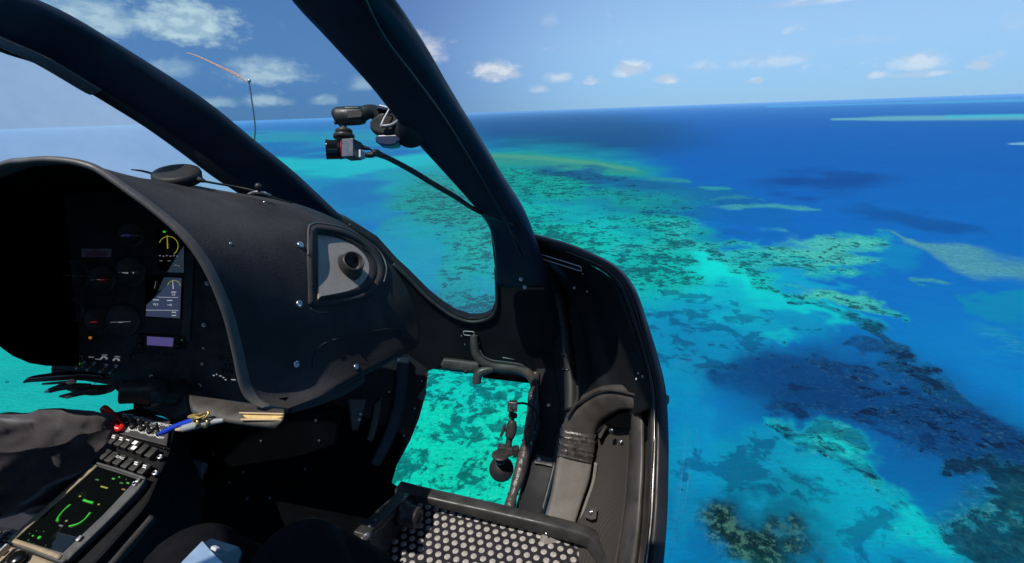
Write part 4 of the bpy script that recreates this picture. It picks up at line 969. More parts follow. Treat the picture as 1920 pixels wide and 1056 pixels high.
for x0, x1, y in [(300, 338, 556), (278, 338, 580)]: slab('rule', PI, [(x0, y), (x1, y + .6), (x1, y + 1.4), (x0, y + .8)], .0004, M['wht'], dp2, lift=.0068)
for x, y, w_ in [(325, 546, 9), (291, 560.5, 11), (317, 561.5, 10), (326, 583.5, 8), (326, 589.5, 8)]: slab('reading_line', PI, [(x, y), (x + w_, y + .2), (x + w_, y + 1.9), (x, y + 1.7)], .0003, M['wht'], dp2, lift=.0067)
for x, y, t_, z_ in [(329, 551.6, '3.8', 4.2), (296, 570, '78.5', 4.4), (322, 571, '+45', 4.4)]:
    text('reading', t_, PI, x, y, z_ * 1.35 / FPX, M['wht'], dp2, lift=.0066)
rad = slab('radio', PI, [(262, 625), (350, 630), (348, 654), (262, 649)], .012, M['plastic'], con, .002, lift=.008)
slab('radio_display', PI, [(281, 629), (330, 632), (329, 648), (281, 645)], .001, M['lcdp'], rad, .0004, lift=.0088)
for x, y in [(270, 634), (269, 645), (340, 637), (339, 647), (279, 657), (290, 659), (302, 660), (314, 662), (326, 663)]:
    lathe('radio_knob', [(0, 0), (.006, 0), (.0055, .007), (0, .0075)] if x < 272 or x > 335 else [(0, 0), (.003, 0), (.003, .003), (0, .0032)], M['plastic'], rad, PI.at(x, y, .008), PI.n, 14)
slab('radio_light', PI, [(340, 634.5), (347, 635), (347, 637), (340, 636.5)], .0006, M['greenw'], rad, lift=.0088)
# round gauges
def gauge(cx, cy, r, parts):
    R_ = r * 1.04 / FPX
    g = lathe('gauge', [(0, -.004), (R_ * 1.12, -.004), (R_ * 1.12, .005), (R_, .007), (R_ * .94, .002), (0, .002)], M['bezeld'], con, PI.at(cx, cy, .0), PI.n, 32)
    tv, tf = [], []
    for i in range(24):
        a_ = 2 * math.pi * i / 24; r0_, r1_ = (r * .78, r * .88) if i % 2 else (r * .68, r * .88)
        for rr_, da in ((r0_, -.025), (r0_, .025), (r1_, .025), (r1_, -.025)): tv.append(PI.at(cx + rr_ * math.cos(a_ + da), cy + rr_ * math.sin(a_ + da), .0036))
        tf.append((i * 4, i * 4 + 1, i * 4 + 2, i * 4 + 3))
    mk('tick_marks', tv, tf, M['dimw'], g, False, kind='stuff')
    for kind, args, m_ in parts:
        if kind == 'needle': needle(PI, *args, m_, g, .0045)
        elif kind == 'arc': sweep('scale_arc', arc_pts(PI, *args, lift=.004), .0006, m_, g, n=5, k=1)
        elif kind == 'mark': x, y, w_, h_2 = args; slab('mark', PI, [(x, y), (x + w_, y), (x + w_, y + h_2), (x, y + h_2)], .0006, m_, g, lift=.004)
    return g
gauge(247, 508, 24, [('needle', ((243, 512), (236, 498), .0008), M['wht']), ('needle', ((249, 510), (252, 504), .0014), M['wht']), ('mark', (238, 533, 3, 3), M['amber']), ('mark', (247, 533, 3, 2), M['dimw'])])
gauge(194, 522, 22, [('mark', (190, 515, 9, 2), M['redlit']), ('mark', (191, 521, 6, 1.5), M['dimw']), ('mark', (193, 506, 5, 2), M['dimw']), ('mark', (192, 527, 5, 1.5), M['dimw']), ('mark', (193, 537, 2, 2), M['wht'])])
gauge(233, 600, 28, [('needle', ((224, 598.5), (236, 600), .0010), M['wht']), ('mark', (234, 581, 3, 5), M['dimw']), ('mark', (230, 591, 14, 2.5), M['dimw']), ('mark', (231, 612, 5, 7), M['dimw']), ('arc', (233, 600, 21, 200, 330), M['dimw'])])
gauge(184, 600, 22, [('arc', (185, 588, 5, 185, 355), M['redlit']), ('mark', (181, 583, 9, 3.2), M['redlit']), ('needle', ((194, 610), (181, 605), .0009), M['yel']), ('mark', (181, 613, 3, 3), M['dimw'])])
gauge(142, 515, 26, [('needle', ((138, 530), (146, 516), .0009), M['dimw']), ('mark', (130, 505, 1.6, 16), M['dimw'])])
gauge(138, 580, 20, [('needle', ((137, 561), (136, 582), .0009), M['wht']), ('mark', (126, 592, 7, 6), M['dimw'])])
gauge(248, 440, 20, [('arc', (250, 432, 12, 180, 300), M['blul']), ('mark', (238, 436, 6, 6), M['blul']), ('mark', (252, 452, 7, 10), M['redlit'])])
for (x, y, m_) in [(140, 627, 'green'), (174, 632, 'amber')]:
    lathe('indicator_light', [(0, 0), (.007, 0), (.007, .004), (.0045, .0045), (.0042, .006), (0, .007)], M['plastic'], con, PI.at(x, y, .0), PI.n, 14)
    lathe('lamp', [(0, 0), (.0034, 0), (.003, .0015), (0, .002)], M[m_], con, PI.at(x, y, .0062), PI.n, 12)
# lower row: annunciator and switches
for y0, mm in [(666, None), (677.5, 'green')]:
    an = sweep('annunciator_frame', [PI.at(*a, .004) for a in [(146, y0), (158, y0 + .6), (158, y0 + 10), (145, y0 + 9.4)]], .0007, M['white'], con, k=1, closed=True, n=5)
    if mm: slab('lit_legend', PI, [(148.5, y0 + 3), (155, y0 + 3.3), (155, y0 + 7), (148.5, y0 + 6.7)], .0006, M['green'], an, lift=.004)
for x, y in [(159, 684), (179, 686), (202, 690), (221, 692), (127, 660), (103, 675), (256, 663)]:
    lathe('toggle_switch', [(0, 0), (.006, 0), (.006, .003), (.003, .0035), (.0026, .012), (.0036, .020), (.0034, .023), (0, .024)], M['steel'] if x > 150 and x < 240 else M['plastic'], con, PI.at(x, y - 6, .001), (PI.n + CU * -.55).normalized(), 12)
for x, y in [(197, 672), (220, 675)]:
    for r_ in (4.5, 6.5): sweep('switch_arc', arc_pts(PI, x, y + 2, r_, 190, 350, 8, .003), .0004, M['wht'], con, n=4, k=1)
for x, y in [(173, 668), (186, 672), (198, 664), (222, 667)]: slab('switch_legend', PI, [(x - 5, y), (x + 5, y + .5), (x + 5, y + 2.2), (x - 5, y + 1.7)], .0003, M['dimw'], con, lift=.003)
# avionics rack at the right, rows of dim keys
for r_ in range(4):
    for k_ in range(5):
        x = 408 + k_ * 8 + r_ * 3; y = 668 + r_ * 12 + k_ * 1.0
        if (r_ * 5 + k_) % 4 != 1: slab('avionics_key', PI, [(x, y), (x + 5.4, y + .5), (x + 5.2, y + 5), (x - .2, y + 4.5)], .003, M['plastic'], con, .0005, lift=.004)
for x, y, w_ in [(403, 701, 3), (409, 699, 2), (415, 702, 4), (421, 705, 3), (437, 709, 8), (449, 711, 6), (425, 709, 3)]: slab('key_legend', PI, [(x, y), (x + w_, y + .4), (x + w_, y + 2), (x, y + 1.6)], .0005, M['wht'], con, lift=.0075)
# ball air nozzles under the panel
def tube_vent(px, py, d, ax, s_=1.0):
    return lathe('panel_air_nozzle', [(0, -.05 * s_), (.024 * s_, -.05 * s_), (.026 * s_, -.02 * s_), (.023 * s_, -.01 * s_), (.0215 * s_, .0), (.0225 * s_, .022 * s_), (.0215 * s_, .024 * s_), (.0195 * s_, .022 * s_), (.0185 * s_, .0), (0, -.002)], M['plastic'], con, D(px, py, d), ax, 28)
tube_vent(256, 735, .98, (-CR * .86 - CF * .45 + CU * .10).normalized(), 1.05)
tube_vent(298, 742, 1.0, (-CF * .85 - CR * .45).normalized(), 1.0)
slab('nozzle_block', Plane((250, 735, 1.04), (340, 745, 1.02), (300, 780, 1.02)), [(262, 712), (345, 728), (352, 778), (318, 790), (276, 770), (262, 760)], .06, M['panel'], con, .006)
for a in [(288, 704), (377, 721)]: lathe('panel_bolt', [(0, 0), (.006, 0), (.006, .003), (.003, .005), (0, .005)], M['steel'], con, PI.at(*a, .004), PI.n, 10)
# ================================================================== centre pedestal
ped = thing('center_pedestal', 'black centre pedestal with switch rows, push buttons and a tilted navigation screen', 'control pedestal', D(200, 960, .95))
PP = Plane((225, 776, 1.0), (316, 788, 1.0), (60, 1030, .78))
body = slab('pedestal_body', PP, [(216, 768), (250, 762), (330, 786), (318, 845), (292, 905), (280, 935), (262, 960), (190, 1040), (120, 1110), (-60, 1110), (0, 1030), (170, 880)], .25, M['pedw'], ped, .006, lift=-.004)
# switch plate
swp = slab('switch_plate', PP, [(225, 776), (321, 789), (314, 838), (206, 811)], .006, M['ped'], ped, .0015, lift=.004)
TA, TB = (225, 786), (310, 799)
def ptext(t_, x, y, z_, m_, par, lift=.0048): return text('switch_legend', t_, PP, x, y, z_, M[m_], par, TA, TB, lift)
for t_, x, y in [('BATT', 240, 781), ('GENE', 258.5, 786.5), ('A/COL', 273.5, 791), ('HORN', 290, 795.5), ('AVIONICS', 307, 799.5)]: ptext(t_, x, y, .0088, 'white', ped)
for x, y in [(256, 810), (271, 815), (287, 819.5), (303, 824)]: ptext('OFF', x, y, .0068, 'white', ped)
for x, y in [(263, 795), (279, 799), (295, 803)]: ptext('ON', x, y, .0066, 'white', ped)
ptext('EMER', 238.5, 807, .0068, 'white', ped); ptext('SHED', 237.5, 811, .0068, 'white', ped)
for x, y in [(250, 803), (267, 807), (282, 812), (299, 816)]:
    for a0, a1 in ((70, 190), (215, 330)):
        sweep('switch_ring', [PP.at(x + 7.2 * math.cos(math.radians(a0 + (a1 - a0) * i / 10)), y + 7.2 * math.sin(math.radians(a0 + (a1 - a0) * i / 10)), .0048) for i in range(11)], .0006, M['white'], ped, k=1, n=5)
    lathe('toggle_switch', [(0, 0), (.006, 0), (.006, .003), (.0032, .004), (.0026, .012), (.0038, .020), (.0036, .023), (0, .024)], M['plastic'], ped, PP.at(x, y, .004), (PP.n + PP.dirn((267, 815), (270, 798)) * .35).normalized(), 12)
sweep('battery_switch_ring', [PP.at(237 + 8 * math.cos(t), 790 + 6 * math.sin(t), .0055) for t in [k * math.pi / 5 for k in range(10)]], .0012, M['steel'], ped, k=2, closed=True, n=6)
lathe('battery_lever', [(0, 0), (.0045, 0), (.004, .012), (.0058, .022), (.0075, .034), (.0078, .044), (.006, .050), (0, .052)], M['red'], ped, PP.at(231, 796, .004), (PP.n * .55 + PP.dirn((240, 795), (215, 783)) * .9).normalized(), 18)
sweep('switch_guard', [PP.at(x, y, z_) for x, y, z_ in [(219, 797, .014), (218, 804, .012), (222, 810, .010), (230, 810, .010), (233, 803, .012)]], [.005, .0065, .0065, .006, .004], M['red'], ped, n=10)
# push buttons
PBT = [(216, 829), (230, 833), (242, 837), (256, 842), (271, 848), (287, 854), (200, 858), (213, 863), (228, 868), (243, 874), (258, 879), (274, 885)]
LEG = {0: 2, 1: 2, 2: 1, 10: 2, 11: 2}
ux_ = PP.dirn((216, 829), (287, 854)); uy_ = PP.dirn((200, 870), (216, 829))
uy_ = (uy_ - ux_ * uy_.dot(ux_)).normalized()
for i, (x, y) in enumerate(PBT):
    b_ = boxq('push_button', PP.at(x, y, .007), ux_, uy_, .0130, .021, .009, M['plastic'], ped, .0012)
    for j in range(LEG.get(i, 0)): boxq('legend_line', PP.at(x + 1.2 - j * 1.1, y - 5 + j * 3.6, .0118), ux_, uy_, .0072, .0020, .0003, M['white'], b_)
    if i == 8: text('legend', 'SLING', PP, x + 1, y - 3, .0066, M['white'], b_, (200, 858), (274, 885), .0118)
    if i == 3:
        for dy in (-4.5, 5): boxq('lit_legend', PP.at(x - dy * .25, y + dy, .0122), ux_, uy_, .0085, .0075, .0008, M['white'], b_)
for a in [(202, 826), (187, 852), (170, 873), (301, 859), (292, 889)]:
    lathe('panel_fastener', [(0, 0), (.0062, 0), (.0062, .002), (.0045, .004), (.0018, .004), (.0016, .002), (0, .002)], M['steel'], ped, PP.at(*a, .002), PP.n, 14)
sweep('panel_gap', [PP.at(*a, .002) for a in [(206, 814), (260, 828), (313, 843)]], .0014, M['gloss'], ped, n=6)
# navigation screen
nav = slab('navigation_unit', PP, [(183, 874), (277, 904), (262, 928), (121, 1062), (17, 1023), (30, 1008)], .03, M['bezeld'], ped, .004, lift=.010)
slab('screen', PP, [(187, 881), (262, 905), (225, 945), (122, 1043), (34, 1016)], .0012, M['screen'], nav, .0003, lift=.0112)
beam('side_rail', [PP.at(*a, .013) for a in [(180, 877), (104, 946), (26, 1014)]], [PP.at(*a, .013) for a in [(188, 881), (113, 949), (35, 1019)]], .012, M['bezel'], nav, e=.3)  # left rail paler than the right one, sunlight painted in
beam('side_rail', [PP.at(*a, .013) for a in [(262, 908), (250, 916), (194, 976), (123, 1046)]], [PP.at(*a, .013) for a in [(277, 906), (262, 928), (210, 982), (132, 1058)]], .014, M['bezeld'], nav, e=.35)
beam('top_rail', [PP.at(*a, .013) for a in [(182, 872), (230, 886), (278, 902)]], [PP.at(*a, .013) for a in [(184, 877), (230, 891), (275, 907)]], .012, M['bezeld'], nav, e=.35)
beam('bottom_rail', [PP.at(*a, .013) for a in [(28, 1014), (72, 1029), (122, 1047)]], [PP.at(*a, .013) for a in [(20, 1022), (66, 1037), (116, 1056)]], .012, M['bezel'], nav, e=.35)
for a in [(265, 910), (156, 1019)]: boxq('rail_key', PP.at(*a, .016), PP.dirn((210, 980), (260, 925)), PP.dirn((260, 925), (250, 915)), .009, .006, .004, M['steel'], nav, .001)
sweep('rail_knob', [PP.at(257 + 3.5 * math.cos(t), 916 + 3.0 * math.sin(t), .0155) for t in [k * math.pi / 5 for k in range(10)]], .0009, M['steel'], nav, k=2, closed=True, n=5)
def nline(pts, r, m_='green'): return sweep('map_line', [PP.at(x, y, .0124) for x, y in pts], r, M[m_], nav, n=5, k=4)
nline([(113, 984), (114.5, 978), (119, 971), (127, 962), (137, 953.5)], [.0020, .0012, .0008, .0008, .0012])
nline([(135, 994), (145, 991.5), (155, 987.5), (165, 979.5), (174, 968.5)], [.0014, .0012, .001, .0009, .0014])
nline([(162, 945), (170, 948), (179, 950)], [.0022, .0018, .0022])
for x, y, t_, m_ in [(155, 938, 'N', 'yel'), (190, 953, 'E', 'yel'), (130, 984, 'W', 'yel'), (200, 921, 'TRK 081', 'yel'), (217, 905, 'GS', 'green'), (232, 913, '112', 'greenw'), (244, 913, 'KT', 'green'), (236, 925, 'DIS', 'amber'), (120, 993, 'MAP', 'dimw'), (187, 907, 'WPT', 'greenw')]:
    w_ = .0018 * len(t_) + .0012
    boxq('map_legend', PP.at(x, y, .0122), PP.dirn((34, 1016), (122, 1043)), PP.dirn((34, 1016), (187, 881)), w_, .0024, .0003, M[m_], nav)
for x, y, r_ in [(80, 1015, .0026), (68, 1012, .0014), (62, 1008, .0010), (88, 1004, .0009), (75, 1003, .0008), (60, 1020, .0012), (92, 1030, .0009), (70, 1027, .0008), (228, 902, .0014), (250, 920, .0008), (241, 906, .0010)]:
    lathe('map_symbol', [(0, 0), (r_, 0), (r_, .0004), (0, .0005)], M['green' if r_ > .0012 else 'greenw'], nav, PP.at(x, y, .0122), PP.n, 8)
# lower control head, tan, at the frame's corner
low = slab('control_head', PP, [(16, 1024), (122, 1064), (60, 1130), (-70, 1130), (-40, 1070)], .03, M['bezel'], ped, .004, lift=.008)
lathe('rotary_knob', [(0, 0), (.012, 0), (.0115, .010), (.009, .012), (0, .012)], M['gloss'], low, PP.at(40, 1056, .008), PP.n, 22)
boxq('guard_bar', PP.at(10, 1052, .02), PP.dirn((0, 1060), (20, 1040)), PP.dirn((20, 1040), (10, 1036)), .03, .004, .012, M['steel'], low, .001)
for a in [(8, 1042), (44, 1045)]: boxq('keycap', PP.at(*a, .014), ux_, uy_, .010, .008, .008, M['alu'], low, .001)
# corner strip of the right wall, light on it painted by a paler black
beam('corner_strip', [PP.at(*a, -.02) for a in [(268, 952), (230, 990), (180, 1040), (120, 1105)]], [PP.at(*a, -.024) for a in [(284, 955), (246, 998), (200, 1050), (145, 1115)]], .02, M['ped'], body, e=.8)
lathe('wall_fastener', [(0, 0), (.0075, 0), (.0075, .002), (.004, .004), (0, .004)], M['steel'], ped, PB.at(312, 933, .02), PB.n, 14)

# ================================================================== trays and pens
tray = thing('pen_tray', 'curved brown tray with ochre lined end under the instrument hood', 'tray', D(440, 775, .82))
t0 = [((355, 742), .84), ((400, 748), .83), ((450, 755), .82), ((500, 762), .81), ((533, 768), .80)]
t1 = [((355, 752), .815), ((400, 762), .805), ((450, 772), .795), ((500, 777), .785), ((533, 778), .78)]
t2 = [((360, 772), .80), ((400, 783), .79), ((450, 791), .78), ((500, 796), .77), ((528, 791), .765)]
t3 = [((366, 778), .805), ((405, 788), .795), ((455, 796), .785), ((500, 801), .775), ((516, 803), .77)]
loft('tray_shell', [[D(*a, d) for a, d in r] for r in (t0, t1, t2, t3)], M['tray'], tray, 5, 5, thick=.003)
beam('tray_lining', [D(450, 775, .783), D(490, 776, .779), D(531, 777, .775)], [D(462, 785, .776), D(495, 786, .773), D(530, 787, .769)], .003, M['yellow'], tray, e=.3)
sweep('lining_edge', [D(449, 774.5, .781), D(490, 775.5, .777), D(532, 776.5, .773)], .0016, M['tan'], tray, n=6)
sweep('lining_edge', [D(452, 787, .775), D(490, 787, .771), D(529, 787, .767)], .0018, M['tan'], tray, n=6)
pen = thing('pen', 'bright blue pen clipped to the tray, nearest the switch rows', 'pen', D(330, 801, .80))
sweep('barrel', [D(303, 812, .80), D(322, 803, .798), D(345, 794, .796), D(366, 787, .795)], [.0045, .0048, .0048, .0046], M['bluepen'], pen, n=14)
sweep('tip', [D(296, 815, .80), D(299, 814, .80), D(303, 812, .80)], [.0012, .0026, .0042], M['bluepen'], pen, n=12, k=2)
pen2 = thing('pen', 'grey clear pen with a pinkish tip lying beside the blue pen', 'pen', D(370, 799, .79))
sweep('barrel', [D(343, 804, .79), D(362, 799, .788), D(384, 793, .786), D(420, 788, .786)], [.0058, .0064, .006, .0034], M['greypen'], pen2, n=14)
sweep('tip', [D(329, 806, .79), D(336, 805.5, .79), D(343, 804, .79)], [.0018, .0032, .0046], M['tan'], pen2, n=12, k=2)
clip = thing('pen_clip', 'brass coloured clip holding the two pens on the tray', 'clip', D(374, 789, .78))
PCl = Plane((354, 780, .782), (392, 776, .780), (374, 786, .778))
sweep('wire_frame', [PCl.at(*a, .002) for a in [(355, 783), (362, 779), (380, 776), (391, 773), (392, 777), (386, 784), (378, 784), (366, 782)]], .0019, M['brass'], clip, closed=True, n=8)
sweep('jaw', [PCl.at(*a, .004) for a in [(358, 784), (374, 785), (388, 780)]], [.0016, .002, .0016], M['brass'], clip, n=8)
for x in (366, 384):
    sweep('coil', [D(x + 4.5 * math.cos(t), 793 + 8 * math.sin(t), .785 - .008 * math.cos(t)) for t in [k * math.pi / 5 for k in range(10)]], .0023, M['brass'], clip, closed=True, n=7, k=2)

# left hand tray with dark pens, against the water
ltr = thing('pen_tray', 'thin dark tray rim hanging under the left part of the gauge panel', 'tray', D(170, 730, .98))
loft('tray_shell', [[D(110, 716, 1.0), D(160, 722, 1.0), D(208, 722, .99), D(217, 716, .985)], [D(112, 726, .98), D(160, 732, .975), D(206, 732, .97), D(215, 728, .965)], [D(150, 738, .98), D(175, 741, .975), D(200, 738, .97), D(212, 733, .965)]], M['plastic'], ltr, 4, 5, thick=.003)
slab('tray_arm', Plane((96, 700, 1.02), (240, 715, 1.02), (240, 745, 1.0)), [(94, 688), (240, 712), (240, 742), (225, 738), (200, 716), (150, 708), (95, 704)], .02, M['panel'], ltr, .003)
dp = thing('pen', 'broad glossy black pen with a tan band, topmost of the dark pens over the water', 'pen', D(110, 712, .95))
sweep('barrel', [D(45, 717, .94), D(60, 711, .94), D(100, 707, .945), D(150, 704, .95), D(195, 707, .96)], [.002, .006, .0082, .008, .006], M['gloss'], dp, n=14)
sweep('band', [D(128, 716, .93), D(134, 715.5, .93), D(140, 714, .93)], [.005, .0058, .0046], M['tan'], dp, n=10, k=2)
sweep('clip', [D(80, 720, .93), D(100, 718.5, .93), D(128, 716, .93)], [.002, .0026, .0026], M['plastic'], dp, n=8)
dp2_ = thing('pen', 'short dark pen with a silvery pointed tip below the broad black pen', 'pen', D(105, 730, .95))
sweep('barrel', [D(95, 732, .94), D(112, 727, .945), D(140, 724, .95), D(170, 724, .96)], [.005, .0062, .006, .005], M['plastic'], dp2_, n=12)
sweep('tip', [D(83, 735.5, .94), D(89, 733.5, .94), D(95, 732, .94)], [.001, .0034, .0052], M['steel'], dp2_, n=12, k=2)
dp3 = thing('pen', 'slim black pen with a tan end, lowest of the dark pens', 'pen', D(130, 740, .95))
sweep('barrel', [D(112, 743, .94), D(126, 742, .94), D(155, 736, .95), D(185, 731, .96)], [.002, .0046, .0056, .005], M['plastic'], dp3, n=12)
sweep('end_cap', [D(122, 745, .937), D(128, 744.5, .937), D(134, 743.5, .937)], [.002, .0032, .0022], M['tan'], dp3, n=10, k=2)

# ================================================================== antenna puck on the hood
pk_p, pk_n = on_hood(333, 342)
pk_n = Vector((.10, -.25, .96)).normalized()
puck = thing('gps_antenna', 'round black antenna puck standing on top of the instrument hood', 'antenna', Wy(333, 336, .96))
lathe('housing', [(0, -.012), (.041, -.012), (.0415, -.002), (.0425, 0), (.0425, .002), (.041, .007), (.038, .009), (.028, .0098), (.026, .0094), (0, .0094)], M['rubber'], puck, Wy(332, 329, .965), pk_n, 40)
sweep('plug', [Wy(372, 336, .955), Wy(378, 338, .955), Wy(384, 340, .955)], [.0055, .005, .003], M['rubber'], puck, n=10)
cable = sweep('antenna_cable', [Wy(382, 340, .955), Wy(410, 345, .97), Wy(445, 351, .985), Wy(480, 359, .99), Wy(510, 370, 1.0), Wy(548, 381, 1.02)], [.0022] * 5 + [.0012], M['rubber'], None, n=8)
tag(cable, 'thin black cable running from the antenna puck along the top of the hood', 'cable')
cable2 = sweep('antenna_cable', [Wy(246, 318, .99), Wy(268, 321, .985), Wy(290, 327, .98)], [.0012, .0022, .0025], M['rubber'], None, n=8)
tag(cable2, 'short stub of black cable behind the antenna puck', 'cable')
cc = thing('cable_clip', 'small metal clip with a round knob on the hood by the windscreen post', 'clip', Wy(486, 362, .98))
sweep('clip_plate', [Wy(464, 365, .975), Wy(478, 361, .975), Wy(495, 362, .975), Wy(508, 367, .98)], [.002, .0035, .0035, .002], M['steel'], cc, n=8, flat=.5)
lathe('clip_knob', [(0, 0), (.0035, 0), (.003, .005), (.0062, .008), (.0064, .012), (.004, .016), (0, .017)], M['plastic'], cc, Wy(487, 359, .975), (0, -.2, 1), 14)
knob = on_hood(656, 424, .003)[0]
lathe('hood_stud', [(0, 0), (.004, 0), (.004, .004), (0, .005)], M['plastic'], con, knob, (.4, -.3, .8), 10)

# ================================================================== yaw string outside the windscreen
ys = thing('yaw_string', 'pink and white yaw string on a thin bent dark stalk outside the windscreen', 'yaw string', D(476, 275, 1.40))
sweep('stalk', [D(474, 290, 1.40), D(476, 270, 1.40), D(478.5, 242, 1.40), D(474.5, 205, 1.40), D(467, 154, 1.40)], .0022, M['stalk'], ys, n=8)
lathe('bead', [(0, -.004), (.004, -.003), (.005, 0), (.004, .004), (0, .005)], M['steel'], ys, D(467.5, 152, 1.395), (0, 0, 1), 12)
for dx, dy in ((0, 0), (3, -3)):
    sweep('yarn', [D(467, 155 + dx * .3, 1.40), D(440, 140 + dy, 1.41), D(402, 121 + dy * .5, 1.42), D(370, 106 + dy * .3, 1.43), D(350, 99, 1.44)], [.0024, .002, .0018, .0016, .001], M['string'], ys, n=7)

# ================================================================== camera on clamp arm
mnt = thing('camera_mount', 'black clamp with ball arm and lever gripping the door pillar', 'camera mount', D(720, 235, .88))
dm = .86
arm = sweep('arm_barrel', [D(*a, dm) for a in [(626, 220), (632, 218), (640, 218), (660, 217.5), (676, 216.5), (682, 216)]], [.010, .0150, .0162, .0165, .0160, .0145], M['plastic'], mnt, n=20, k=4)
sweep('arm_ridge', [D(646, 204.5, dm - .012), D(662, 204, dm - .012), D(674, 203.5, dm - .012)], [.0035, .004, .0035], M['plastic'], arm, n=8)
slab('grip_plate', Plane((650, 212, dm - .018), (680, 210, dm - .018), (665, 224, dm - .018)), [(650, 207), (675, 205), (680, 214), (677, 220), (652, 222)], .004, M['rubber'], arm, .001)
sweep('arm_neck', [D(676, 216, dm), D(690, 210, dm + .005), D(702, 211, dm + .01), (D(712, 220, dm + .015)), D(720, 234, dm + .02)], [.014, .0125, .013, .0145, .016], M['plastic'], mnt, n=16)
lathe('set_screw', [(0, 0), (.004, 0), (.0035, .004), (0, .005)], M['plastic'], mnt, D(631, 229, dm), -CR - CU * .6, 10)
PM = Plane((700, 230, dm - .006), (760, 235, dm - .006), (730, 270, dm - .004))
cl1 = slab('clamp_block', PM, [(693, 228), (698, 222), (712, 212), (732, 210), (748, 225), (752, 244), (742, 254), (712, 252), (698, 247), (693, 240)], .045, M['rubber'], mnt, .004)
cl2 = slab('clamp_lever', PM, [(712, 253), (742, 252), (752, 258), (750, 264), (744, 266), (743, 271), (728, 273), (712, 271), (704, 266), (703, 258), (707, 253)], .03, M['blueclip'], mnt, .004)
slab('clamp_top', PM, [(711, 198), (716, 200), (728, 203), (732, 206), (728, 208), (712, 205), (706, 207), (707, 203)], .03, M['blueclip'], mnt, .001, lift=.004)
sweep('blade_edge', [PM.at(716, 240, .008), PM.at(723, 224, .009), PM.at(732, 208, .009), PM.at(728, 204, .009), PM.at(714, 200.5, .009)], [.0016, .0013, .0013, .0012, .0010], M['white'], mnt, n=7, k=2)
lev = beam('lever_handle', [PM.at(x, y, .010) for x, y in [(717, 237), (732, 235), (742, 230), (748, 225)]], [PM.at(x, y, .010) for x, y in [(718, 241), (733, 240), (745, 235), (751, 228)]], .006, M['alu'], mnt, e=.4)
lathe('suction_cup', [(0, 0), (.010, 0), (.020, -.010), (.030, -.016), (.031, -.019), (0, -.019)], M['rubber'], mnt, D(764, 248, .84), (-CF + CU * -.5).normalized(), 26)
sweep('ball_stem', [D(643, 232, dm), D(644, 238, dm), D(645, 243, dm)], [.0095, .0055, .008], M['plastic'], mnt, n=16, k=4)
up_ = (CU + CR * -.02).normalized()
for y, r_, h_2 in [(247, .0148, .0066), (256, .0182, .0074), (262, .0125, .006)]:
    lathe('collar', [(0, -h_2 / 2), (r_ * .95, -h_2 / 2), (r_, -h_2 * .3), (r_, h_2 * .3), (r_ * .95, h_2 / 2), (0, h_2 / 2)], M['plastic'], mnt, D(645, y, dm), up_, 26)
mc = thing('mini_camera', 'small grey box camera with a fat black lens, hanging from the clamp arm', 'camera', D(650, 280, dm))
bx_ = boxq('camera_body', D(660, 281, dm - .016), (CR * .97 - CF * .24), CU, .0225, .031, .030, M['alu'], mc, .0012)
boxq('rear_plug', D(676.5, 290, dm - .012), (CR * .97 - CF * .24), CU, .0085, .0135, .016, M['slot'], mc, .001)
lax = (-CR * .93 - CF * .32 - CU * .06).normalized()
lathe('mount_ring', [(0, -.012), (.0150, -.012), (.0150, -.006), (.0140, -.006), (.0140, -.001), (.0155, -.001), (.0155, .004), (0, .004)], M['steel'], mc, D(647, 281, dm), lax, 28)
lathe('lens_barrel', [(0, -.004), (.0162, -.004), (.0165, .004), (.0160, .006), (.0165, .008), (.0168, .022), (.0172, .0235), (.0172, .0255), (.0150, .026), (.0140, .020), (.009, .016), (0, .016)], M['gloss'], mc, D(640, 281, dm), lax, 32)
lathe('front_glass', [(0, 0), (.009, 0), (.008, .002), (.004, .0032), (0, .0036)], M['lens'], mc, D(640, 281, dm) + lax * .0165, lax, 22)
sweep('red_ring', [D(640, 281, dm) + lax * .001 + (CU * math.cos(t) + lax.cross(CU) * math.sin(t)) * .0165 for t in [k * math.pi / 8 for k in range(16)]], .0007, M['redl'], mc, k=2, closed=True, n=6)
for a in [(654, 272), (656, 292)]: screw(D(*a, dm - .017), -CF, mc, .45)
sweep('connector', [D(671, 272, dm - .004), D(679, 276, dm), D(686, 278, dm + .002), D(693, 279, dm + .004)], [.0045, .0045, .0036, .0026], M['rubber'], mc, n=10)
sweep('connector', [D(681, 291, dm - .004), D(690, 291, dm), D(700, 290, dm + .002)], [.004, .0048, .0055], M['rubber'], mc, n=10)
w1 = sweep('camera_cable', [D(*a, d) for a, d in [((692, 279), dm + .004), ((699, 283), dm + .01), ((704, 287), dm + .012)]], .0016, M['rubber'], None, n=8)
tag(w1, 'thin black wire looping from the top connector of the hanging camera', 'cable')
w2 = sweep('camera_cable', [D(*a, d) for a, d in [((696, 290), dm + .003), ((705, 287), dm + .008), ((717, 292), dm + .015), ((734, 299.5), dm + .03), ((772, 320), .93), ((813, 345), .97), ((855, 370), 1.01), ((880, 387), 1.035), ((908, 402), 1.04), ((935, 411), 1.055), ((960, 421), 1.07), ((968, 436), 1.09)]], [.005, .0068, .0052, .005, .0056, .0058, .0056, .005, .0042, .003, .0024, .002], M['tape'], None, n=10)
M_cab = mat('taped_cable_skin', (.010, .010, .011), .26, .6, bump=(140, .5, .002), var=(60, .4)); w2.data.materials[0] = M_cab
tag(w2, 'taped black cable sloping from the hanging camera down to the door pillar', 'cable')

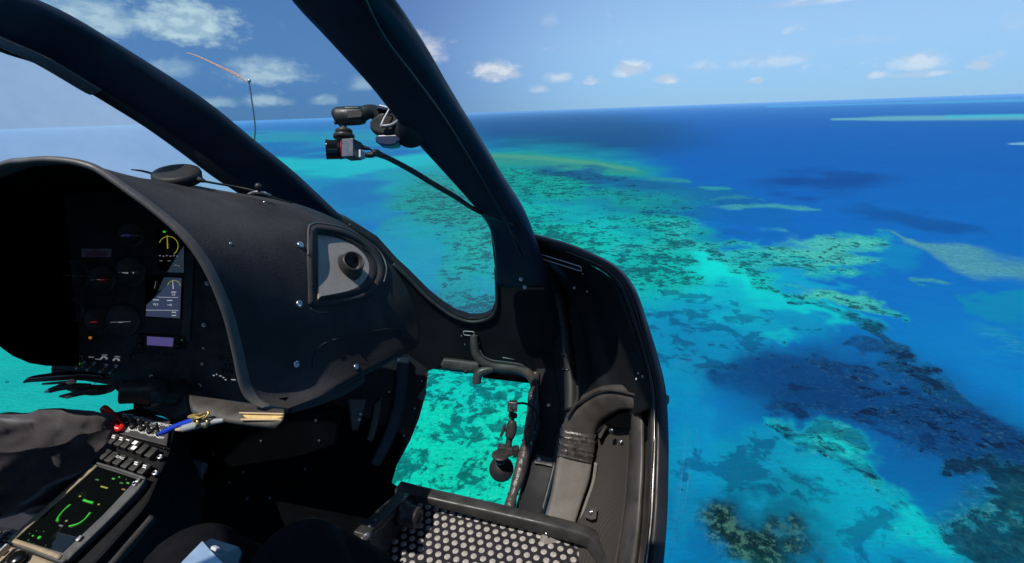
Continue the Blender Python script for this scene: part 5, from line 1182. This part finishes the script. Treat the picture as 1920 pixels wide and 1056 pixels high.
# ================================================================== second camera on a suction mount in the chin window
sm_ = thing('suction_mount', 'black suction cup mount with jointed arm standing in the chin window', 'camera mount', D(940, 880, 1.36))
ds = 1.345
cupax = (-CF * .80 + CU * .38 - CR * .12).normalized()
lathe('suction_cup', [(0, .014), (.012, .014), (.020, .009), (.030, .002), (.0345, -.004), (.0345, -.007), (0, -.007)], M['rubber'], sm_, D(939.5, 879, ds), cupax, 34)
lathe('cup_ball', [(0, -.006), (.009, -.005), (.0125, 0), (.0115, .006), (.007, .010), (0, .012)], M['plastic'], sm_, D(938, 864, ds - .03), cupax, 22)
lathe('locking_ring', [(0, -.001), (.020, -.001), (.0235, .001), (.0235, .004), (.018, .006), (0, .006)], M['plastic'], sm_, D(938, 855, ds - .03), (CU * .92 - CF * .30).normalized(), 28)
PSm = Plane((932, 845, ds - .03), (974, 848, ds - .03), (950, 858, ds - .03))
slab('clamp_block', PSm, [(932, 838), (946, 838), (962, 842), (963, 856), (950, 858), (934, 854)], .03, M['plastic'], sm_, .004)
slab('side_block', PSm, [(962, 841), (973, 841), (975, 857), (962, 860)], .03, M['rubber'], sm_, .003)
sweep('lower_arm', [D(953, 842, ds - .01), D(954, 830, ds - .01), D(957, 816, ds - .01)], [.011, .009, .010], M['plastic'], sm_, n=14)
ua = sweep('upper_arm', [D(955, 820, ds - .012), D(957.5, 812, ds - .012), D(959.5, 800, ds - .012), D(960.5, 790, ds - .012)], [.0125, .0145, .0145, .011], M['plastic'], sm_, n=16)
sweep('tee_stem', [D(952, 806, ds - .014), D(943, 806, ds - .016)], [.004, .004], M['plastic'], sm_, n=8, k=1)
sweep('tee_knob', [D(946.5, 796, ds - .018), D(943.5, 807, ds - .018), D(939, 818.5, ds - .018)], [.0038, .0046, .0040], M['plastic'], sm_, n=10)
sweep('ball_stem', [D(960.5, 790, ds - .01), D(961, 785, ds - .01), D(961.5, 780, ds - .01)], [.007, .005, .009], M['plastic'], sm_, n=14)
lathe('collar', [(0, -.006), (.0115, -.006), (.0125, -.002), (.0125, .003), (.010, .006), (0, .006)], M['plastic'], sm_, D(961.5, 779, ds - .01), CU, 18)
mc2 = thing('mini_camera', 'tiny bare metal box camera on top of the suction mount by the padded tube', 'camera', D(962, 761, ds - .02))
boxq('camera_body', D(962, 761.5, ds - .03), (CR + CU * -.05), CU, .0235, .026, .024, M['steel'], mc2, .0015)
boxq('dark_side', D(953.5, 763, ds - .026), CR, CU, .006, .022, .02, M['plastic'], mc2, .001)
lathe('brass_socket', [(0, 0), (.0045, 0), (.0045, .006), (.002, .007), (0, .007)], M['brass'], mc2, D(965, 759, ds - .031), -CF, 12)
lathe('socket_block', [(0, 0), (.007, 0), (.007, .010), (0, .011)], M['plastic'], mc2, D(959, 771, ds - .02), -CF * .5 - CU, 12)
w3 = sweep('camera_cable', [D(*a, d) for a, d in [((969, 757), ds - .03), ((980, 756), ds - .015), ((993, 760), ds + .0), ((1003, 768), ds + .01), ((1009, 782), ds + .015), ((1009, 800), 1.34), ((1003, 822), 1.325), ((1000, 830), 1.32)]], .0032, M['rubber'], None, n=8)
tag(w3, 'black cable curling from the tiny camera over the padded tube', 'cable')

# ================================================================== people
def figure(name, joints, edges, root, mats, sub=2, label='', cat_='person', wr=.010, wsc=16):
    me = bpy.data.meshes.new(name); me.from_pydata([tuple(j[0]) for j in joints], edges, [])
    o = bpy.data.objects.new(name, me); COL.objects.link(o); WL[o.name] = Vector()
    sk = o.modifiers.new('skin', 'SKIN'); ss = o.modifiers.new('sub', 'SUBSURF'); ss.levels = sub; ss.render_levels = sub
    for i, j in enumerate(joints): me.skin_vertices[0].data[i].radius = j[1] if isinstance(j[1], tuple) else (j[1], j[1]); me.skin_vertices[0].data[i].use_root = (i == root)
    dg = bpy.context.evaluated_depsgraph_get(); m2 = bpy.data.meshes.new_from_object(o.evaluated_get(dg)); m2.name = name
    o.modifiers.clear(); o.data = m2
    m2.materials.clear(); 
    for x in mats: m2.materials.append(x)
    # cloth folds
    for v in m2.vertices:
        p = v.co; n_ = v.normal
        if p.y < .34 or p.z < -.85: continue
        q = Vector(((p.x * .75 + p.y * .5) * wsc, (p.y * .75 - p.x * .5) * wsc * .55, p.z * wsc))
        f = mnoise.noise(q) + .5 * mnoise.noise(q * 2.3 + Vector((3, 1, 7)))
        r_ = 1 - abs(mnoise.noise(q * .8 + Vector((9, 4, 2)) + Vector((f, f, f)) * .35)) * 2.6
        v.co = p + n_ * (wr * (f * .8 + max(-.6, r_) * 1.0))
    m2.polygons.foreach_set('use_smooth', [True] * len(m2.polygons))
    return o
kneeP = D(122, 838, .93); hipP = Vector((-1.06, .25, -.36))
V = Vector
jp = [(V((-1.12, .20, -.36)), (.15, .12)), (hipP, .10), (hipP.lerp(kneeP, .5) + V((0, 0, .012)), .094), (kneeP + V((.005, -.02, .0)), .086), (kneeP + V((.02, .06, -.05)), .078), (V((-.80, .98, -.80)), .060), (V((-.80, 1.04, -.95)), .045), (V((-.80, 1.16, -.99)), .04),
      (V((-1.2, .25, -.38)), .10), (V((-1.26, .55, -.45)), .085), (V((-1.28, .78, -.50)), .08), (V((-1.24, .98, -.82)), .055), (V((-1.24, 1.04, -.96)), .045), (V((-1.24, 1.16, -.99)), .04),
      (V((-1.10, .13, -.18)), (.155, .11)), (V((-1.10, .08, .02)), (.165, .11)), (V((-1.10, .08, .13)), .055), (V((-1.10, .10, .19)), .075), (V((-1.10, .11, .25)), .07)]
ep = [(0, 1), (1, 2), (2, 3), (3, 4), (4, 5), (5, 6), (6, 7), (0, 8), (8, 9), (9, 10), (10, 11), (11, 12), (12, 13), (0, 14), (14, 15), (15, 16), (16, 17), (17, 18)]
pilot = figure('person', jp, ep, 0, [M['cloth'], M['shirt'], M['skin']], 4, wr=.0085, wsc=24)
for p in pilot.data.polygons:
    z, y = p.center.z, p.center.y
    if z > .11: p.material_index = 2
    elif z > -.26 and y < .22: p.material_index = 1
tag(pilot, 'pilot sitting at the left in creased charcoal trousers, knee beside the switch pedestal', 'person')
ZL = V((.02, -.10, -.70))
k1 = D(545, 1052, .66); k2 = D(345, 1052, .72)
jq = [(ZL, (.15, .11)), (V((.05, .0, -.68)), .10), (k1.lerp(V((.05, .0, -.68)), .5), .088), (k1, .072), (k1 + V((-.01, .07, -.08)), .058), (V((-.27, .70, -.85)), .045),
      (V((-.12, .0, -.68)), .10), (k2.lerp(V((-.12, .0, -.68)), .5), .088), (k2, .070), (k2 + V((-.01, .07, -.09)), .056), (V((-.40, .66, -.86)), .045)]
eq = [(0, 1), (1, 2), (2, 3), (3, 4), (4, 5), (0, 6), (6, 7), (7, 8), (8, 9), (9, 10)]
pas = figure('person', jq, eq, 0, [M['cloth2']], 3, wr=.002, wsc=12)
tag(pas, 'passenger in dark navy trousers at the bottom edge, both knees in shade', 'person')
# tablet lying on the passenger's leg
tab = thing('tablet', 'tablet with a pale blue lit face and dark blue case on the passenger’s knee', 'tablet', D(400, 1050, .62))
PTb = Plane((377, 1019, .625), (455, 1034, .625), (380, 1070, .56))
slab('case', PTb, [(396, 1008), (450, 1025), (456, 1036), (440, 1085), (330, 1085), (342, 1056), (378, 1018)], .010, M['navy'], tab, .002)
slab('face', PTb, [(378, 1019), (392, 1035), (412, 1056), (440, 1085), (318, 1085), (342, 1056)], .003, M['paper'], tab, .0005, lift=.0032)
boxq('case_tab', PTb.at(401, 1038, .006), PTb.dirn((392, 1032), (408, 1040)), PTb.dirn((401, 1042), (403, 1034)), .010, .006, .004, M['slot'], tab, .001)
# studded rubber patch beyond the pilot's knee
pp_ = thing('anti_slip_mat', 'corner of a dark diamond studded mat below the pilot’s leg at the left edge', 'mat', D(20, 1010, .9))
PSl = Plane((0, 1000, .90), (40, 1000, .90), (20, 1030, .86))
slab('mat_sheet', PSl, [(-120, 985), (-20, 986), (18, 989), (42, 996), (30, 1012), (10, 1036), (-20, 1060), (-120, 1060)], .01, M['mat'], pp_, .002)
n_ = 0
for i in range(-9, 5):
    for j in range(0, 6):
        x = 6 + i * 14 + (7 if j % 2 else 0) - j * 1.0; y = 992 + j * 8
        if in_px(x, y, [(-110, 990), (-20, 990), (16, 993), (38, 998), (26, 1010), (6, 1034), (-20, 1052), (-110, 1052)]):
            slab('diamond_stud', PSl, [(x - 6, y), (x, y - 3.6), (x + 6, y), (x, y + 3.6)], .003, M['bezeld'], pp_, .0006, lift=.003)
